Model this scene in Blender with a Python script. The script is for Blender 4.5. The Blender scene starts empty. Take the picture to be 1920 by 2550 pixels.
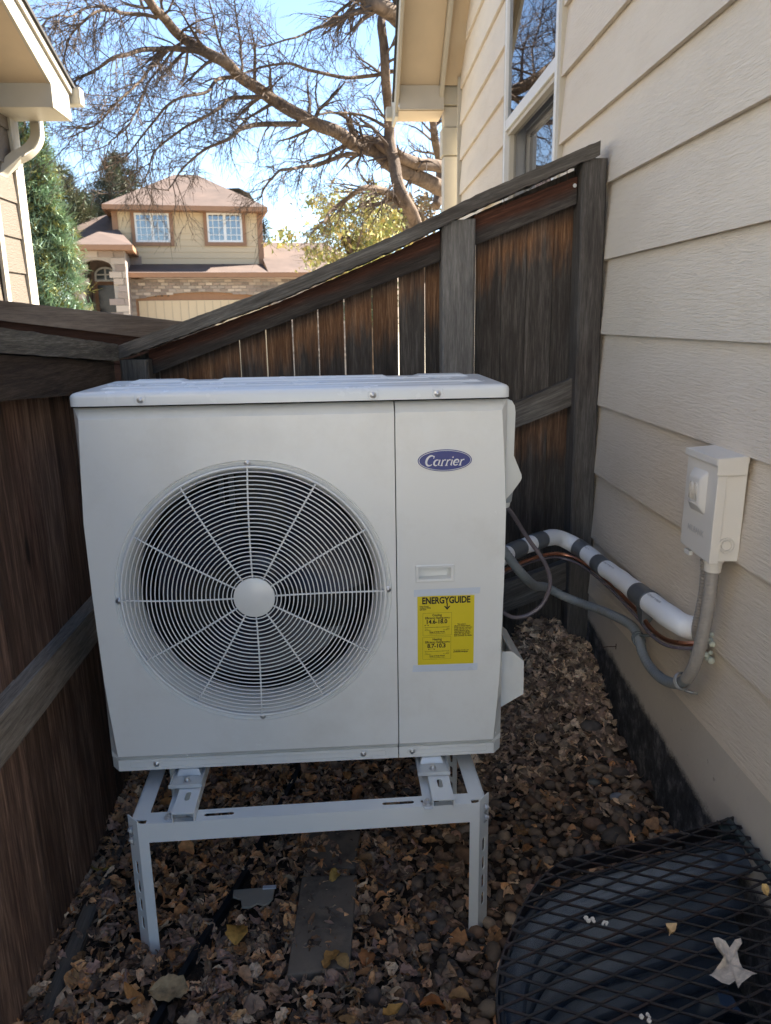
import bpy, bmesh, math, random
import numpy as np
from mathutils import Vector, Matrix, noise as mnoise
R_ = math.radians
random.seed(7); rng = np.random.default_rng(7)
scn = bpy.context.scene; COL = scn.collection

# ------------------------------------------------------------------ camera
CAM = np.array([0.5667, -1.6908, 1.0453]); FPX = 1932.8
yaw, pitch, roll = 0.060318, 0.242892, -0.016156
cy, sy, cp, sp, cr, sr = math.cos(yaw), math.sin(yaw), math.cos(pitch), math.sin(pitch), math.cos(roll), math.sin(roll)
FW = np.array([sy*cp, cy*cp, -sp]); _r = np.array([cy, -sy, 0.0]); _u = np.cross(_r, FW)
RT = cr*_r + sr*_u; UP = -sr*_r + cr*_u
cam = bpy.data.objects.new('camera', bpy.data.cameras.new('camera')); COL.objects.link(cam)
M = Matrix.Identity(4)
for i in range(3):
    M[i][0] = RT[i]; M[i][1] = UP[i]; M[i][2] = -FW[i]; M[i][3] = CAM[i]
cam.matrix_world = M
cam.data.sensor_fit = 'VERTICAL'; cam.data.sensor_height = 36; cam.data.lens = 36*FPX/2550
cam.data.clip_start = 0.02; cam.data.clip_end = 2000
cam.data.dof.use_dof = True; cam.data.dof.focus_distance = 1.75; cam.data.dof.aperture_fstop = 10
scn.camera = cam
# ------------------------------------------------------------------ world, sun, exposure
SUN_EL, SUN_AZ = R_(40), R_(58)        # azimuth from +Y towards +X
w = bpy.data.worlds.new('World'); scn.world = w; w.use_nodes = True
nt = w.node_tree; nt.nodes.clear()
sky = nt.nodes.new('ShaderNodeTexSky'); sky.sky_type = 'NISHITA'; sky.sun_disc = False
sky.sun_elevation = SUN_EL; sky.sun_rotation = SUN_AZ
sky.air_density = 1.0; sky.dust_density = 0.0; sky.ozone_density = 1.2; sky.altitude = 1700
bg = nt.nodes.new('ShaderNodeBackground'); bg.inputs[1].default_value = 0.062
wo = nt.nodes.new('ShaderNodeOutputWorld')
nt.links.new(sky.outputs[0], bg.inputs[0]); nt.links.new(bg.outputs[0], wo.inputs[0])
sl = bpy.data.lights.new('sun', 'SUN'); sl.energy = 5.0; sl.angle = R_(0.53); sl.color = (1, .93, .82)
so = bpy.data.objects.new('sun', sl); COL.objects.link(so)
sd = Vector((math.cos(SUN_EL)*math.sin(SUN_AZ), math.cos(SUN_EL)*math.cos(SUN_AZ), math.sin(SUN_EL)))
so.rotation_euler = sd.to_track_quat('Z', 'Y').to_euler(); so.location = (3, 6, 8)
scn.view_settings.view_transform = 'Standard'; scn.view_settings.look = 'None'
scn.view_settings.exposure = 2.65; scn.view_settings.gamma = 1
scn.cycles.diffuse_bounces = 8; scn.cycles.max_bounces = 14

# ------------------------------------------------------------------ pixel ray helper (measuring only)
def ray(px, py):
    return FW + RT*(px-960)/FPX - UP*(py-1275)/FPX
def on_plane(px, py, p0, n):
    d = ray(px, py); p0 = np.array(p0, float); n = np.array(n, float)
    return CAM + d*(((p0-CAM) @ n)/(d @ n))
def onY(px, py, Y): return on_plane(px, py, (0, Y, 0), (0, 1, 0))
def onX(px, py, X): return on_plane(px, py, (X, 0, 0), (1, 0, 0))
def onZ(px, py, Z): return on_plane(px, py, (0, 0, Z), (0, 0, 1))

# ------------------------------------------------------------------ mesh builder
class MB:
    def __init__(s): s.v = []; s.f = []; s.m = []; s.c = []
    def add(s, vs, fs, mi=0, col=None):
        b = len(s.v); s.v += [tuple(float(q) for q in x) for x in vs]; s.f += [tuple(i+b for i in f) for f in fs]; s.m += [mi]*len(fs)
        s.c += [col or (1, 1, 1)]*len(vs)
        return s
    def hexa(s, p, mi=0, col=None):   # 8 pts: 0-3 one end loop, 4-7 other
        return s.add(p, [(0,3,2,1),(4,5,6,7),(0,1,5,4),(1,2,6,5),(2,3,7,6),(3,0,4,7)], mi, col)
    def box(s, a, b, mi=0, col=None):
        x0,y0,z0 = a; x1,y1,z1 = b
        return s.hexa([(x0,y0,z0),(x1,y0,z0),(x1,y1,z0),(x0,y1,z0),(x0,y0,z1),(x1,y0,z1),(x1,y1,z1),(x0,y1,z1)], mi, col)
    def prism(s, poly, vec, mi=0, col=None):   # poly: list of 3D pts, extruded by vec
        n = len(poly); vec = np.array(vec, float); P = [np.array(p, float) for p in poly]
        vs = P + [p+vec for p in P]
        fs = [tuple(range(n))[::-1], tuple(range(n, 2*n))] + [(i, (i+1)%n, n+(i+1)%n, n+i) for i in range(n)]
        return s.add(vs, fs, mi, col)
    def tube(s, pts, rad, sides=10, cap=True, mi=0, col=None, closed=False):
        P = [Vector(p) for p in pts]; n = len(P)
        if not hasattr(rad, '__len__'): rad = [rad]*n
        up = None; vs = []
        for i in range(n):
            a = P[(i-1) % n] if (i > 0 or closed) else P[i]; b = P[(i+1) % n] if (i < n-1 or closed) else P[i]
            t = (b-a); t = t.normalized() if t.length > 1e-9 else Vector((0,0,1))
            if up is None:
                up = Vector((0,0,1)) if abs(t.z) < .9 else Vector((0,1,0))
            up = (up - t*up.dot(t))
            up = up.normalized() if up.length > 1e-6 else t.orthogonal().normalized()
            sd_ = t.cross(up)
            for k in range(sides):
                q = 2*math.pi*k/sides
                vs.append(P[i] + (up*math.cos(q)+sd_*math.sin(q))*rad[i])
        fs = []
        for i in range(n if closed else n-1):
            j = (i+1) % n
            for k in range(sides):
                k2 = (k+1) % sides
                fs.append((i*sides+k, i*sides+k2, j*sides+k2, j*sides+k))
        if cap and not closed:
            fs.append(tuple(range(sides))[::-1]); fs.append(tuple((n-1)*sides+k for k in range(sides)))
        return s.add(vs, fs, mi, col)
    def lathe(s, prof, c, axis='Y', seg=48, mi=0, closed=False):   # prof: (r, h)
        vs = []; n = len(prof)
        for k in range(seg):
            a = 2*math.pi*k/seg
            for r, h in prof:
                u, v = r*math.cos(a), r*math.sin(a)
                vs.append({'Y': (c[0]+u, c[1]+h, c[2]+v), 'Z': (c[0]+u, c[1]+v, c[2]+h), 'X': (c[0]+h, c[1]+u, c[2]+v)}[axis])
        fs = [(k*n+i, k*n+i+1, ((k+1)%seg)*n+i+1, ((k+1)%seg)*n+i) for k in range(seg) for i in range(n-1)]
        return s.add(vs, fs, mi)
    def build(s, name, mat, parent=None, smooth=False, bevel=0, auto=None, sub=0, colors=False, loc=None):
        o0 = Vector(ORG[parent.name]) if parent is not None else (Vector(loc) if loc else Vector((0,0,0)))
        me = bpy.data.meshes.new(name)
        me.from_pydata([(x-o0.x, y-o0.y, z-o0.z) for x,y,z in s.v], [], s.f)
        mats = mat if isinstance(mat, (list, tuple)) else [mat]
        for m_ in mats: me.materials.append(m_)
        if len(mats) > 1: me.polygons.foreach_set('material_index', s.m)
        if colors:
            at = me.color_attributes.new('tint', 'FLOAT_COLOR', 'POINT')
            arr = np.ones((len(s.v), 4), np.float32); arr[:, :3] = s.c; at.data.foreach_set('color', arr.ravel())
        bm = bmesh.new(); bm.from_mesh(me)
        bmesh.ops.recalc_face_normals(bm, faces=bm.faces)
        if bevel:
            es = [e for e in bm.edges if len(e.link_faces) == 2 and e.calc_face_angle(0) > .5]
            bmesh.ops.bevel(bm, geom=es, offset=bevel, segments=2, affect='EDGES', profile=.6, clamp_overlap=True)
        bm.to_mesh(me); bm.free()
        if smooth:
            me.polygons.foreach_set('use_smooth', [True]*len(me.polygons))
            if auto: me.set_sharp_from_angle(angle=R_(auto))
        me.update()
        o = bpy.data.objects.new(name, me); COL.objects.link(o)
        if parent is not None: o.parent = parent
        elif loc: o.location = loc
        ORG[o.name] = tuple(o0)
        return o
ORG = {}
def thing(name, label, cat, loc=(0,0,0), group=None):
    o = bpy.data.objects.new(name, None); COL.objects.link(o); o.location = loc; o.empty_display_size = .05
    ORG[o.name] = tuple(loc); o['label'] = label; o['category'] = cat
    if group: o['group'] = group
    return o
def tag(o, label, cat, group=None):
    o['label'] = label; o['category'] = cat
    if group: o['group'] = group
    return o
def struct(o): o['kind'] = 'structure'; return o
def stuff(o): o['kind'] = 'stuff'; return o
def smooth_path(pts, n=8):
    P = [Vector(p) for p in pts]; out = []
    for i in range(len(P)-1):
        p0 = P[max(i-1,0)]; p1 = P[i]; p2 = P[i+1]; p3 = P[min(i+2,len(P)-1)]
        for k in range(n):
            t = k/n
            out.append(.5*((2*p1)+(-p0+p2)*t+(2*p0-5*p1+4*p2-p3)*t*t+(-p0+3*p1-3*p2+p3)*t**3))
    out.append(P[-1]); return out

# ------------------------------------------------------------------ materials
class NT:
    def __init__(s, name):
        s.mat = bpy.data.materials.new(name); s.mat.use_nodes = True; s.t = s.mat.node_tree
        s.b = s.t.nodes['Principled BSDF']; s.out = s.t.nodes['Material Output']
    def n(s, typ, **kw):
        nd = s.t.nodes.new('ShaderNode'+typ)
        for k, v in kw.items():
            if k.startswith('i_'): nd.inputs[int(k[2:]) if k[2:].isdigit() else k[2:].replace('_', ' ')].default_value = v
            else: setattr(nd, k, v)
        return nd
    def l(s, a, b): s.t.links.new(a, b)
    def math(s, op, a, b=None, clamp=False):
        m = s.n('Math', operation=op, use_clamp=clamp)
        for i, x in enumerate((a, b)):
            if x is None: continue
            if isinstance(x, (int, float)): m.inputs[i].default_value = x
            else: s.l(x, m.inputs[i])
        return m.outputs[0]
    def mix(s, f, a, b, blend='MIX'):
        m = s.n('Mix', data_type='RGBA', blend_type=blend)
        for i, x in ((0, f), (6, a), (7, b)):
            if isinstance(x, (int, float)): m.inputs[i].default_value = x
            elif isinstance(x, tuple): m.inputs[i].default_value = (*x, 1)
            else: s.l(x, m.inputs[i])
        return m.outputs[2]
    def noise(s, vec, scale, detail=4, rough=.55, dist=0):
        m = s.n('TexNoise'); m.inputs['Scale'].default_value = scale; m.inputs['Detail'].default_value = detail
        m.inputs['Roughness'].default_value = rough; m.inputs['Distortion'].default_value = dist
        if vec is not None: s.l(vec, m.inputs['Vector'])
        return m.outputs['Fac']
    def ramp(s, f, stops):
        m = s.n('ValToRGB'); el = m.color_ramp.elements
        while len(el) < len(stops): el.new(.5)
        for e, (p, c) in zip(el, stops): e.position = p; e.color = (*c, 1) if len(c) == 3 else c
        s.l(f, m.inputs[0]); return m.outputs[0]
    def pos(s, scale=(1,1,1), rot=(0,0,0), rand=True):
        g = s.n('NewGeometry'); v = g.outputs['Position']
        if rand:
            oi = s.n('ObjectInfo'); vm = s.n('VectorMath', operation='SCALE'); cb = s.n('CombineXYZ')
            r = oi.outputs['Random']
            s.l(s.math('MULTIPLY', r, 17.3), cb.inputs[0]); s.l(s.math('MULTIPLY', r, 9.1), cb.inputs[1]); s.l(s.math('MULTIPLY', r, 31.7), cb.inputs[2])
            ad = s.n('VectorMath', operation='ADD'); s.l(v, ad.inputs[0]); s.l(cb.outputs[0], ad.inputs[1]); v = ad.outputs[0]
        mp = s.n('Mapping'); mp.inputs['Rotation'].default_value = rot; mp.inputs['Scale'].default_value = scale
        if rot != (0,0,0):
            mp.vector_type = 'POINT'; mp.inputs['Scale'].default_value = (1,1,1)
            m2 = s.n('Mapping'); m2.inputs['Scale'].default_value = scale
            s.l(v, mp.inputs[0]); s.l(mp.outputs[0], m2.inputs[0]); return m2.outputs[0]
        s.l(v, mp.inputs[0]); return mp.outputs[0]
    def bump(s, h, strength=.3, dist=.005, prev=None):
        m = s.n('Bump'); m.inputs['Strength'].default_value = strength; m.inputs['Distance'].default_value = dist
        s.l(h, m.inputs['Height'])
        if prev is not None: s.l(prev, m.inputs['Normal'])
        s.l(m.outputs[0], s.b.inputs['Normal']); return m.outputs[0]
    def fin(s, col=None, rough=None, metal=None, spec=None, **kw):
        if col is not None:
            if isinstance(col, tuple): s.b.inputs['Base Color'].default_value = (*col, 1)
            else: s.l(col, s.b.inputs['Base Color'])
        if rough is not None:
            if isinstance(rough, (int, float)): s.b.inputs['Roughness'].default_value = rough
            else: s.l(rough, s.b.inputs['Roughness'])
        if metal is not None: s.b.inputs['Metallic'].default_value = metal
        if spec is not None: s.b.inputs['Specular IOR Level'].default_value = spec
        for k, v in kw.items(): s.b.inputs[k.replace('_', ' ')].default_value = v
        return s.mat
def sc(c, k): return tuple(x*k for x in c)
def plain(name, col, rough=.5, metal=0, var=.12, nscale=6, bump=0, bscale=200, spec=.5, dirt=None):
    t = NT(name); v = t.pos(rand=False)
    f = t.noise(v, nscale, 5)
    c = t.mix(f, sc(col, 1-var), sc(col, 1+var))
    if dirt:
        d = t.noise(v, dirt[1], 8, .7); c = t.mix(t.ramp(d, [(.5, (0,0,0)), (.72, (1,1,1))]), c, dirt[0])
    rr = t.math('ADD', t.math('MULTIPLY', t.noise(v, nscale*3, 4), .16), rough-.08)
    if bump: t.bump(t.noise(v, bscale, 3), bump, .001)
    return t.fin(c, rr, metal, spec)
GR = {'X': (.06, 1, 1), 'Y': (1, .06, 1), 'Z': (1, 1, .06)}
def wood(name, axis, cols, scale=55, slope=0, rough=.85, bumpk=.6, mask=None, var=.35, patch=None, grey=0, knots=True):
    t = NT(name); rot = (0, slope, 0)
    v = t.pos(GR[axis], rot)
    g1 = t.noise(v, scale, 8, .72, .5); g2 = t.noise(v, scale*5, 5, .7, .2)
    v2 = t.pos(tuple(.25 if q < 1 else 1 for q in GR[axis]), rot); big = t.noise(v2, 7, 3, .6, .5)
    g = t.math('ADD', t.math('MULTIPLY', g1, .55), t.math('MULTIPLY', g2, .45))
    n = len(cols); c = t.ramp(g, [(.32+.36*i/(n-1), cols[i]) for i in range(n)])
    c = t.mix(t.ramp(big, [(.3, (0,0,0)), (.75, (1,1,1))]), c, t.mix(1.0, c, patch or (.55,.5,.48), 'MULTIPLY'))
    oi = t.n('ObjectInfo'); k = t.math('ADD', t.math('MULTIPLY', oi.outputs['Random'], var), 1-var/2)
    if knots:
        vk = t.pos(tuple(.32 if q < 1 else 1 for q in GR[axis]), rot); vo = t.n('TexVoronoi'); vo.inputs['Scale'].default_value = 7; t.l(vk, vo.inputs['Vector'])
        kd = t.math('ADD', vo.outputs['Distance'], t.math('MULTIPLY', t.math('SUBTRACT', g1, .5), .10))
        km = t.ramp(kd, [(.05, (1,1,1)), (.11, (0,0,0))]); c = t.mix(t.math('MULTIPLY', km, .8), c, sc(cols[0], .6))
        g = t.math('ADD', g, t.math('MULTIPLY', t.ramp(kd, [(.03, (1,1,1)), (.2, (0,0,0))]), .2))
    if mask: c = mask(t, c, g)
    cb = t.n('CombineColor'); [t.l(k, cb.inputs[i]) for i in range(3)]
    c = t.mix(1.0, c, cb.outputs[0], 'MULTIPLY')
    t.bump(g, bumpk, .004)
    return t.fin(c, rough, 0, .25)

def picket_mask(t, c, g):
    # weather line: sheltered strip under the sloped rails keeps its red brown stain, the rest has greyed to charcoal
    geo = t.n('NewGeometry'); sp_ = t.n('SeparateXYZ'); t.l(geo.outputs['Position'], sp_.inputs[0])
    x, z = sp_.outputs[0], sp_.outputs[2]
    d = t.math('SUBTRACT', t.math('ADD', t.math('MULTIPLY', x, .366), .893), z)
    d2 = t.math('SUBTRACT', t.math('ADD', t.math('MULTIPLY', x, .40), .235), z)
    vz = t.pos((1, 1, .12)); ed = t.math('MULTIPLY', t.math('SUBTRACT', t.noise(vz, 38, 5, .7), .5), .28)
    vb = t.pos((1,1,.2)); oi_ = t.n('ObjectInfo'); ed2 = t.math('ADD', t.math('MULTIPLY', t.math('SUBTRACT', t.noise(vb, 9, 2, .5), .5), .25), t.math('MULTIPLY', t.math('SUBTRACT', oi_.outputs['Random'], .5), .09))
    e = t.math('ADD', ed, ed2)
    def band(dd, w, lo, hi):
        q = t.math('ADD', dd, e)
        a = t.n('MapRange', clamp=True); a.inputs[1].default_value = w; a.inputs[2].default_value = w-.10; t.l(q, a.inputs[0])
        b = t.n('MapRange', clamp=True); b.inputs[1].default_value = lo; b.inputs[2].default_value = hi; t.l(dd, b.inputs[0])
        return t.math('MULTIPLY', a.outputs[0], b.outputs[0])
    m1 = band(d, .155, -.01, .05); m2 = t.math('MULTIPLY', band(d2, .18, -.02, .05), .6)
    m = t.math('MAXIMUM', m1, m2)
    org = t.ramp(g, [(.35, (.060,.028,.016)), (.52, (.17,.085,.042)), (.68, (.40,.24,.135))])
    return t.mix(m, c, org)
W_PICK = wood('weathered_picket_wood', 'Z', [(.024,.020,.017), (.068,.060,.053), (.16,.145,.13)], 45, mask=picket_mask, bumpk=.8, var=.5)
W_POST = wood('grey_post_wood', 'Z', [(.08,.074,.068), (.17,.16,.148), (.31,.295,.27)], 75, bumpk=.7, patch=(.7,.7,.72), var=.15)
W_POSTD = wood('dark_post_wood', 'Z', [(.045,.042,.038), (.11,.103,.095), (.22,.207,.19)], 75, bumpk=.7, var=.2)
SLP = math.atan(.366)
W_CAP = wood('grey_cap_wood', 'X', [(.05,.045,.039), (.13,.12,.106), (.28,.262,.235)], 60, slope=SLP, bumpk=1.0, var=.2)
def rail_mask(t, c, g):
    geo = t.n('NewGeometry'); sp_ = t.n('SeparateXYZ'); t.l(geo.outputs['Position'], sp_.inputs[0])
    d = t.math('SUBTRACT', t.math('ADD', t.math('MULTIPLY', sp_.outputs[0], .375), .975), sp_.outputs[2])
    q = t.math('ADD', d, t.math('MULTIPLY', t.math('SUBTRACT', t.noise(t.pos((.3,1,1)), 20, 4), .5), .05))
    a = t.n('MapRange', clamp=True); a.inputs[1].default_value = .062; a.inputs[2].default_value = .035; t.l(q, a.inputs[0])
    return t.mix(a.outputs[0], c, t.ramp(g, [(.35, (.028,.012,.008)), (.55, (.075,.030,.018)), (.7, (.17,.075,.042))]))
W_RAIL = wood('sloped_rail_wood', 'X', [(.02,.017,.015), (.055,.048,.043), (.12,.108,.098)], 60, slope=SLP, mask=rail_mask, var=.2)
W_RAILG = wood('lower_rail_wood', 'X', [(.05,.045,.04), (.15,.138,.122), (.30,.28,.25)], 60, slope=math.atan(.40), bumpk=1.0, var=.2)
W_LPICK = wood('dark_brown_picket_wood', 'Z', [(.028,.020,.015), (.155,.098,.070), (.44,.29,.205)], 26, bumpk=1.3, var=1.3, patch=(.5,.42,.4))
W_LRAIL = wood('brown_grey_rail_wood', 'Y', [(.11,.092,.074), (.32,.275,.22), (.58,.51,.42)], 70, bumpk=1.6, var=.1)
W_LCAP = wood('mossy_cap_wood', 'Y', [(.04,.036,.028), (.15,.135,.105), (.40,.37,.30)], 60, bumpk=1.0, var=.2)
W_LTOP = wood('dark_top_rail_wood', 'Y', [(.03,.022,.017), (.085,.064,.049), (.19,.15,.115)], 50, bumpk=.8, var=.2)
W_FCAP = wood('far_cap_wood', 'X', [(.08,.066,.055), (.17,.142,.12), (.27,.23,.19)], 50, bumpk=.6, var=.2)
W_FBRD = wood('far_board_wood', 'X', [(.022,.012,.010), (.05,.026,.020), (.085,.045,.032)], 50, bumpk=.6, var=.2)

def siding_mat(name, col, slopeaxis='Y'):
    t = NT(name)
    sc_ = (1, .10, 1)
    v = t.pos(sc_); a = t.ramp(t.noise(v, 200, 3, .6, .5), [(.38, (0,0,0)), (.62, (1,1,1))])
    v3 = t.pos((1, .22, 1)); wv = t.n('TexWave', wave_type='RINGS'); wv.inputs['Scale'].default_value = 11
    wv.inputs['Distortion'].default_value = 9; wv.inputs['Detail'].default_value = 3; wv.inputs['Detail Scale'].default_value = 1.6
    t.l(v3, wv.inputs['Vector'])
    sel = t.ramp(t.noise(t.pos((1,.5,1)), 3.2, 2), [(.52, (0,0,0)), (.64, (1,1,1))])
    h = t.mix(t.math('MULTIPLY', sel, .30), a, wv.outputs['Color'])
    fine = t.noise(t.pos((1,.3,1)), 420, 2)
    hh = t.math('ADD', h, t.math('MULTIPLY', fine, .25))
    t.bump(hh, .75, .0018)
    f = t.noise(t.pos(rand=False), 2.5, 5)
    c = t.mix(f, sc(col, .92), sc(col, 1.06))
    dust = t.ramp(t.noise(t.pos((1,.3,1), rand=False), 9, 6, .7), [(.5, (1,1,1)), (.75, (.86,.83,.78))])
    c = t.mix(.5, c, t.mix(1.0, c, dust, 'MULTIPLY'))
    return t.fin(c, .62, 0, .3)
SIDING = siding_mat('beige_embossed_siding', (.70, .615, .505))
BOUNCE_SIDING = siding_mat('pale_bounce_wing_siding', (.50, .47, .42))
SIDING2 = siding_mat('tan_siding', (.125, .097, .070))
TRIM = plain('beige_trim_paint', (.47, .425, .345), .55, bump=.15, bscale=90)
TRIM2 = plain('cream_trim_paint', (.46, .415, .325), .5)
SOFF = plain('tan_soffit_paint', (.58, .46, .31), .6)
VINYL = plain('white_vinyl', (.72, .71, .68), .35)
UNIT = plain('ivory_powder_coat', (.76, .77, .75), .24, dirt=((.69,.69,.66), 3.2), var=.02, nscale=3, bump=.06, bscale=900)
LIDM = plain('ivory_glossy_coat', (.72, .74, .74), .26, var=.02, nscale=3, bump=.08, bscale=14)
STANDM = plain('white_stand_steel', (.76, .79, .79), .36, var=.04, bump=.05, bscale=500)
GALV = plain('galvanised_bracket', (.62, .64, .64), .3, .3, var=.08)
BOLT = plain('zinc_bolt', (.62, .62, .62), .35, .8, var=.2, nscale=60)
DARK = plain('dark_cavity', (.006, .006, .008), .8)
BLADE = plain('navy_fan_blade', (.012, .014, .03), .35)
COIL = plain('dark_coil', (.010, .011, .013), .5)
BRK = plain('grey_motor_bracket', (.09, .11, .12), .5)
PLAST = plain('ivory_plastic', (.74, .74, .69), .42, var=.03)
BOXM = plain('taupe_enamel', (.68, .64, .575), .4, var=.03, bump=.04, bscale=700)
COND = plain('grey_conduit', (.20, .22, .23), .5, var=.15, nscale=12, dirt=((.15,.12,.08), 5))
COND2 = plain('taupe_conduit', (.29, .265, .235), .5, var=.06)
COPPER = plain('copper_tube', (.62, .27, .16), .3, 1, var=.25, nscale=15)
CABLE = plain('clear_grey_cable', (.13, .11, .125), .25, var=.2, nscale=30)
TAPE = plain('grey_duct_tape', (.10, .11, .12), .42, var=.2, bump=.4, bscale=60)
FOAM = plain('pale_foam', (.52, .53, .42), .8, bump=.5, bscale=100)
BLACKP = plain('black_plastic', (.008, .009, .012), .6)
PAVER = plain('grey_paver', (.22, .175, .13), .95, var=.35, nscale=14, bump=.6, bscale=160, dirt=((.06,.05,.04), 8))
EDGM = wood('edging_board_wood', 'Y', [(.08,.068,.054), (.15,.13,.105), (.23,.20,.165)], 50, var=.1)
INK = plain('black_ink', (.008, .008, .008), .6)
YEL = plain('yellow_sticker', (.70, .56, .012), .45, var=.05, nscale=20)
BLUE = plain('royal_blue_badge', (.012, .03, .21), .25, var=.03)
WHT = plain('white_print', (.72, .74, .76), .35)
TAPEC = plain('whitish_tape', (.60, .66, .74), .3, var=.04)
SHING = plain('brown_shingle', (.098, .064, .049), .95, var=.5, nscale=1.6, bump=.5, bscale=12)
SHGRN = plain('dark_shingle', (.05, .045, .04), .95, var=.4, nscale=12)
ORNG = plain('terracotta_trim', (.26, .135, .07), .6)
CREAM = plain('cream_siding', (.56, .435, .275), .7, var=.05)
GAR = plain('cream_garage_door', (.54, .43, .285), .6, var=.03)
RUST = plain('rusty_iron', (.07, .03, .015), .8)
GRATE = plain('black_painted_steel', (.016, .014, .016), .6, var=.4, nscale=25, bump=.3, bscale=300, dirt=((.045,.02,.014), 14))
WELL = plain('blue_black_corrugated_steel', (.24, .31, .42), .24, .8, var=.08, nscale=5)
WELLG = plain('dark_green_metal', (.03, .042, .042), .55, var=.3)

def glass_mat(name, tint, fr=1.6, gl=(.95,.97,1)):
    t = NT(name); tr = t.n('BsdfTransparent'); tr.inputs[0].default_value = (*tint, 1)
    g = t.n('BsdfGlossy'); g.inputs[0].default_value = (*gl, 1); g.inputs['Roughness'].default_value = .015
    f = t.n('Fresnel'); f.inputs[0].default_value = fr; mx = t.n('MixShader')
    t.l(f.outputs[0], mx.inputs[0]); t.l(tr.outputs[0], mx.inputs[1]); t.l(g.outputs[0], mx.inputs[2]); t.l(mx.outputs[0], t.out.inputs[0])
    return t.mat
GLASS = glass_mat('window_glass', (.25,.28,.32), 4.5)
GLASSL = glass_mat('lower_window_glass', (.6,.62,.66), 2.0)
FGLASS = glass_mat('far_window_glass', (.25,.3,.36), 2.6)
def screen_mat():
    t = NT('insect_screen'); tr = t.n('BsdfTransparent'); d = t.n('BsdfDiffuse'); d.inputs[0].default_value = (.05,.05,.055,1)
    mx = t.n('MixShader'); mx.inputs[0].default_value = .45
    t.l(tr.outputs[0], mx.inputs[1]); t.l(d.outputs[0], mx.inputs[2]); t.l(mx.outputs[0], t.out.inputs[0]); return t.mat
SCREEN = screen_mat()
CURT = plain('pale_blue_curtain', (.55,.62,.72), .8)

def tint_mat(name, rough=.8, spec=.3, bump=.3, bscale=120, trans=0, vein=True, metal=0):
    t = NT(name); a = t.n('Attribute', attribute_name='tint'); v = t.pos(rand=False)
    f = t.noise(v, bscale*.4, 4, .65)
    c = t.mix(1.0, a.outputs['Color'], t.ramp(f, [(.3, (.62,.6,.58)), (.7, (1.25,1.2,1.15))]), 'MULTIPLY')
    t.bump(t.noise(v, bscale, 3), bump, .002)
    m = t.fin(c, rough, metal, spec)
    return m
LEAFM = tint_mat('dry_leaf', .7, .25, .4, 160)
STONEM = tint_mat('river_stone', .75, .3, .4, 90)
NEEDLE = tint_mat('needle_foliage', .7, .2, 0, 3)
def bark(name, dark, light, s=9):
    t = NT(name); v = t.pos((1,1,.5), rand=False); f = t.noise(v, s, 8, .7, .6)
    t.bump(f, .8, .05); return t.fin(t.ramp(f, [(.35, dark), (.65, light)]), .9, 0, .15)
BARK = bark('cottonwood_bark', (.065,.046,.034), (.20,.142,.10))
TWIG = bark('twig_bark', (.065,.047,.036), (.15,.108,.08), 3)
def soil_mat():
    t = NT('dark_soil'); v = t.pos(rand=False)
    a = t.noise(v, 9, 8, .7); b = t.noise(v, 120, 5, .7)
    c = t.ramp(a, [(.3, (.026,.018,.013)), (.55, (.055,.040,.030)), (.75, (.09,.068,.052))])
    c = t.mix(1.0, c, t.ramp(b, [(.3, (.5,.5,.5)), (.7, (1.5,1.5,1.5))]), 'MULTIPLY')
    far = t.noise(v, .05, 4)
    geo = t.n('NewGeometry'); sx = t.n('SeparateXYZ'); t.l(geo.outputs['Position'], sx.inputs[0])
    q = t.n('MapRange', clamp=True); q.inputs[1].default_value = 2.5; q.inputs[2].default_value = 5; t.l(sx.outputs[1], q.inputs[0])
    q2 = t.n('MapRange', clamp=True); q2.inputs[1].default_value = -2.8; q2.inputs[2].default_value = -4.0; t.l(sx.outputs[1], q2.inputs[0])  # ground behind the camera made paler, to bounce sunlight onto the unit
    c = t.mix(t.math('MAXIMUM', q.outputs[0], q2.outputs[0]), c, t.mix(far, (.30,.26,.19), (.40,.35,.27)))
    t.bump(t.math('ADD', a, t.math('MULTIPLY', b, .6)), .9, .012)
    return t.fin(c, .95, 0, .15)
SOIL = soil_mat()
def found_mat():
    t = NT('painted_foundation'); v = t.pos(rand=False)
    geo = t.n('NewGeometry'); s_ = t.n('SeparateXYZ'); t.l(geo.outputs['Position'], s_.inputs[0])
    y, z = s_.outputs[1], s_.outputs[2]
    n1 = t.math('ADD', t.math('MULTIPLY', t.math('SUBTRACT', t.noise(v, 9, 8, .75), .5), .07), t.math('MULTIPLY', t.math('SUBTRACT', t.noise(v, 190, 3, .7), .5), .035))
    edge = t.math('ADD', t.math('ADD', t.math('MULTIPLY', y, .105), -.062), n1)
    m = t.n('MapRange', clamp=True); t.l(t.math('SUBTRACT', z, edge), m.inputs[0]); m.inputs[1].default_value = .014; m.inputs[2].default_value = -.014
    tar = t.ramp(t.noise(t.pos((1,.8,.6), rand=False), 26, 9, .78), [(.36, (.022,.022,.025)), (.52, (.06,.062,.068)), (.66, (.20,.20,.205))])
    top = t.mix(t.noise(v, 5, 6, .7), (.48,.43,.37), (.58,.53,.46))
    sp2 = t.ramp(t.noise(v, 22, 6, .7), [(.64, (0,0,0)), (.70, (1,1,1))])
    top = t.mix(t.math('MULTIPLY', sp2, .5), top, (.10,.085,.07))
    c = t.mix(m.outputs[0], top, tar)
    t.bump(t.noise(v, 70, 6, .7), .4, .006)
    return t.fin(c, .85, 0, .25)
FOUND = found_mat()
def brick_mat(name):
    t = NT(name); a = t.n('Attribute', attribute_name='tint')
    return t.fin(t.mix(t.noise(t.pos(rand=False), 3, 5), sc((1,1,1), .0), a.outputs['Color']) if False else a.outputs['Color'], .9, 0, .2)
BRICK = brick_mat('stone_brick')

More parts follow.
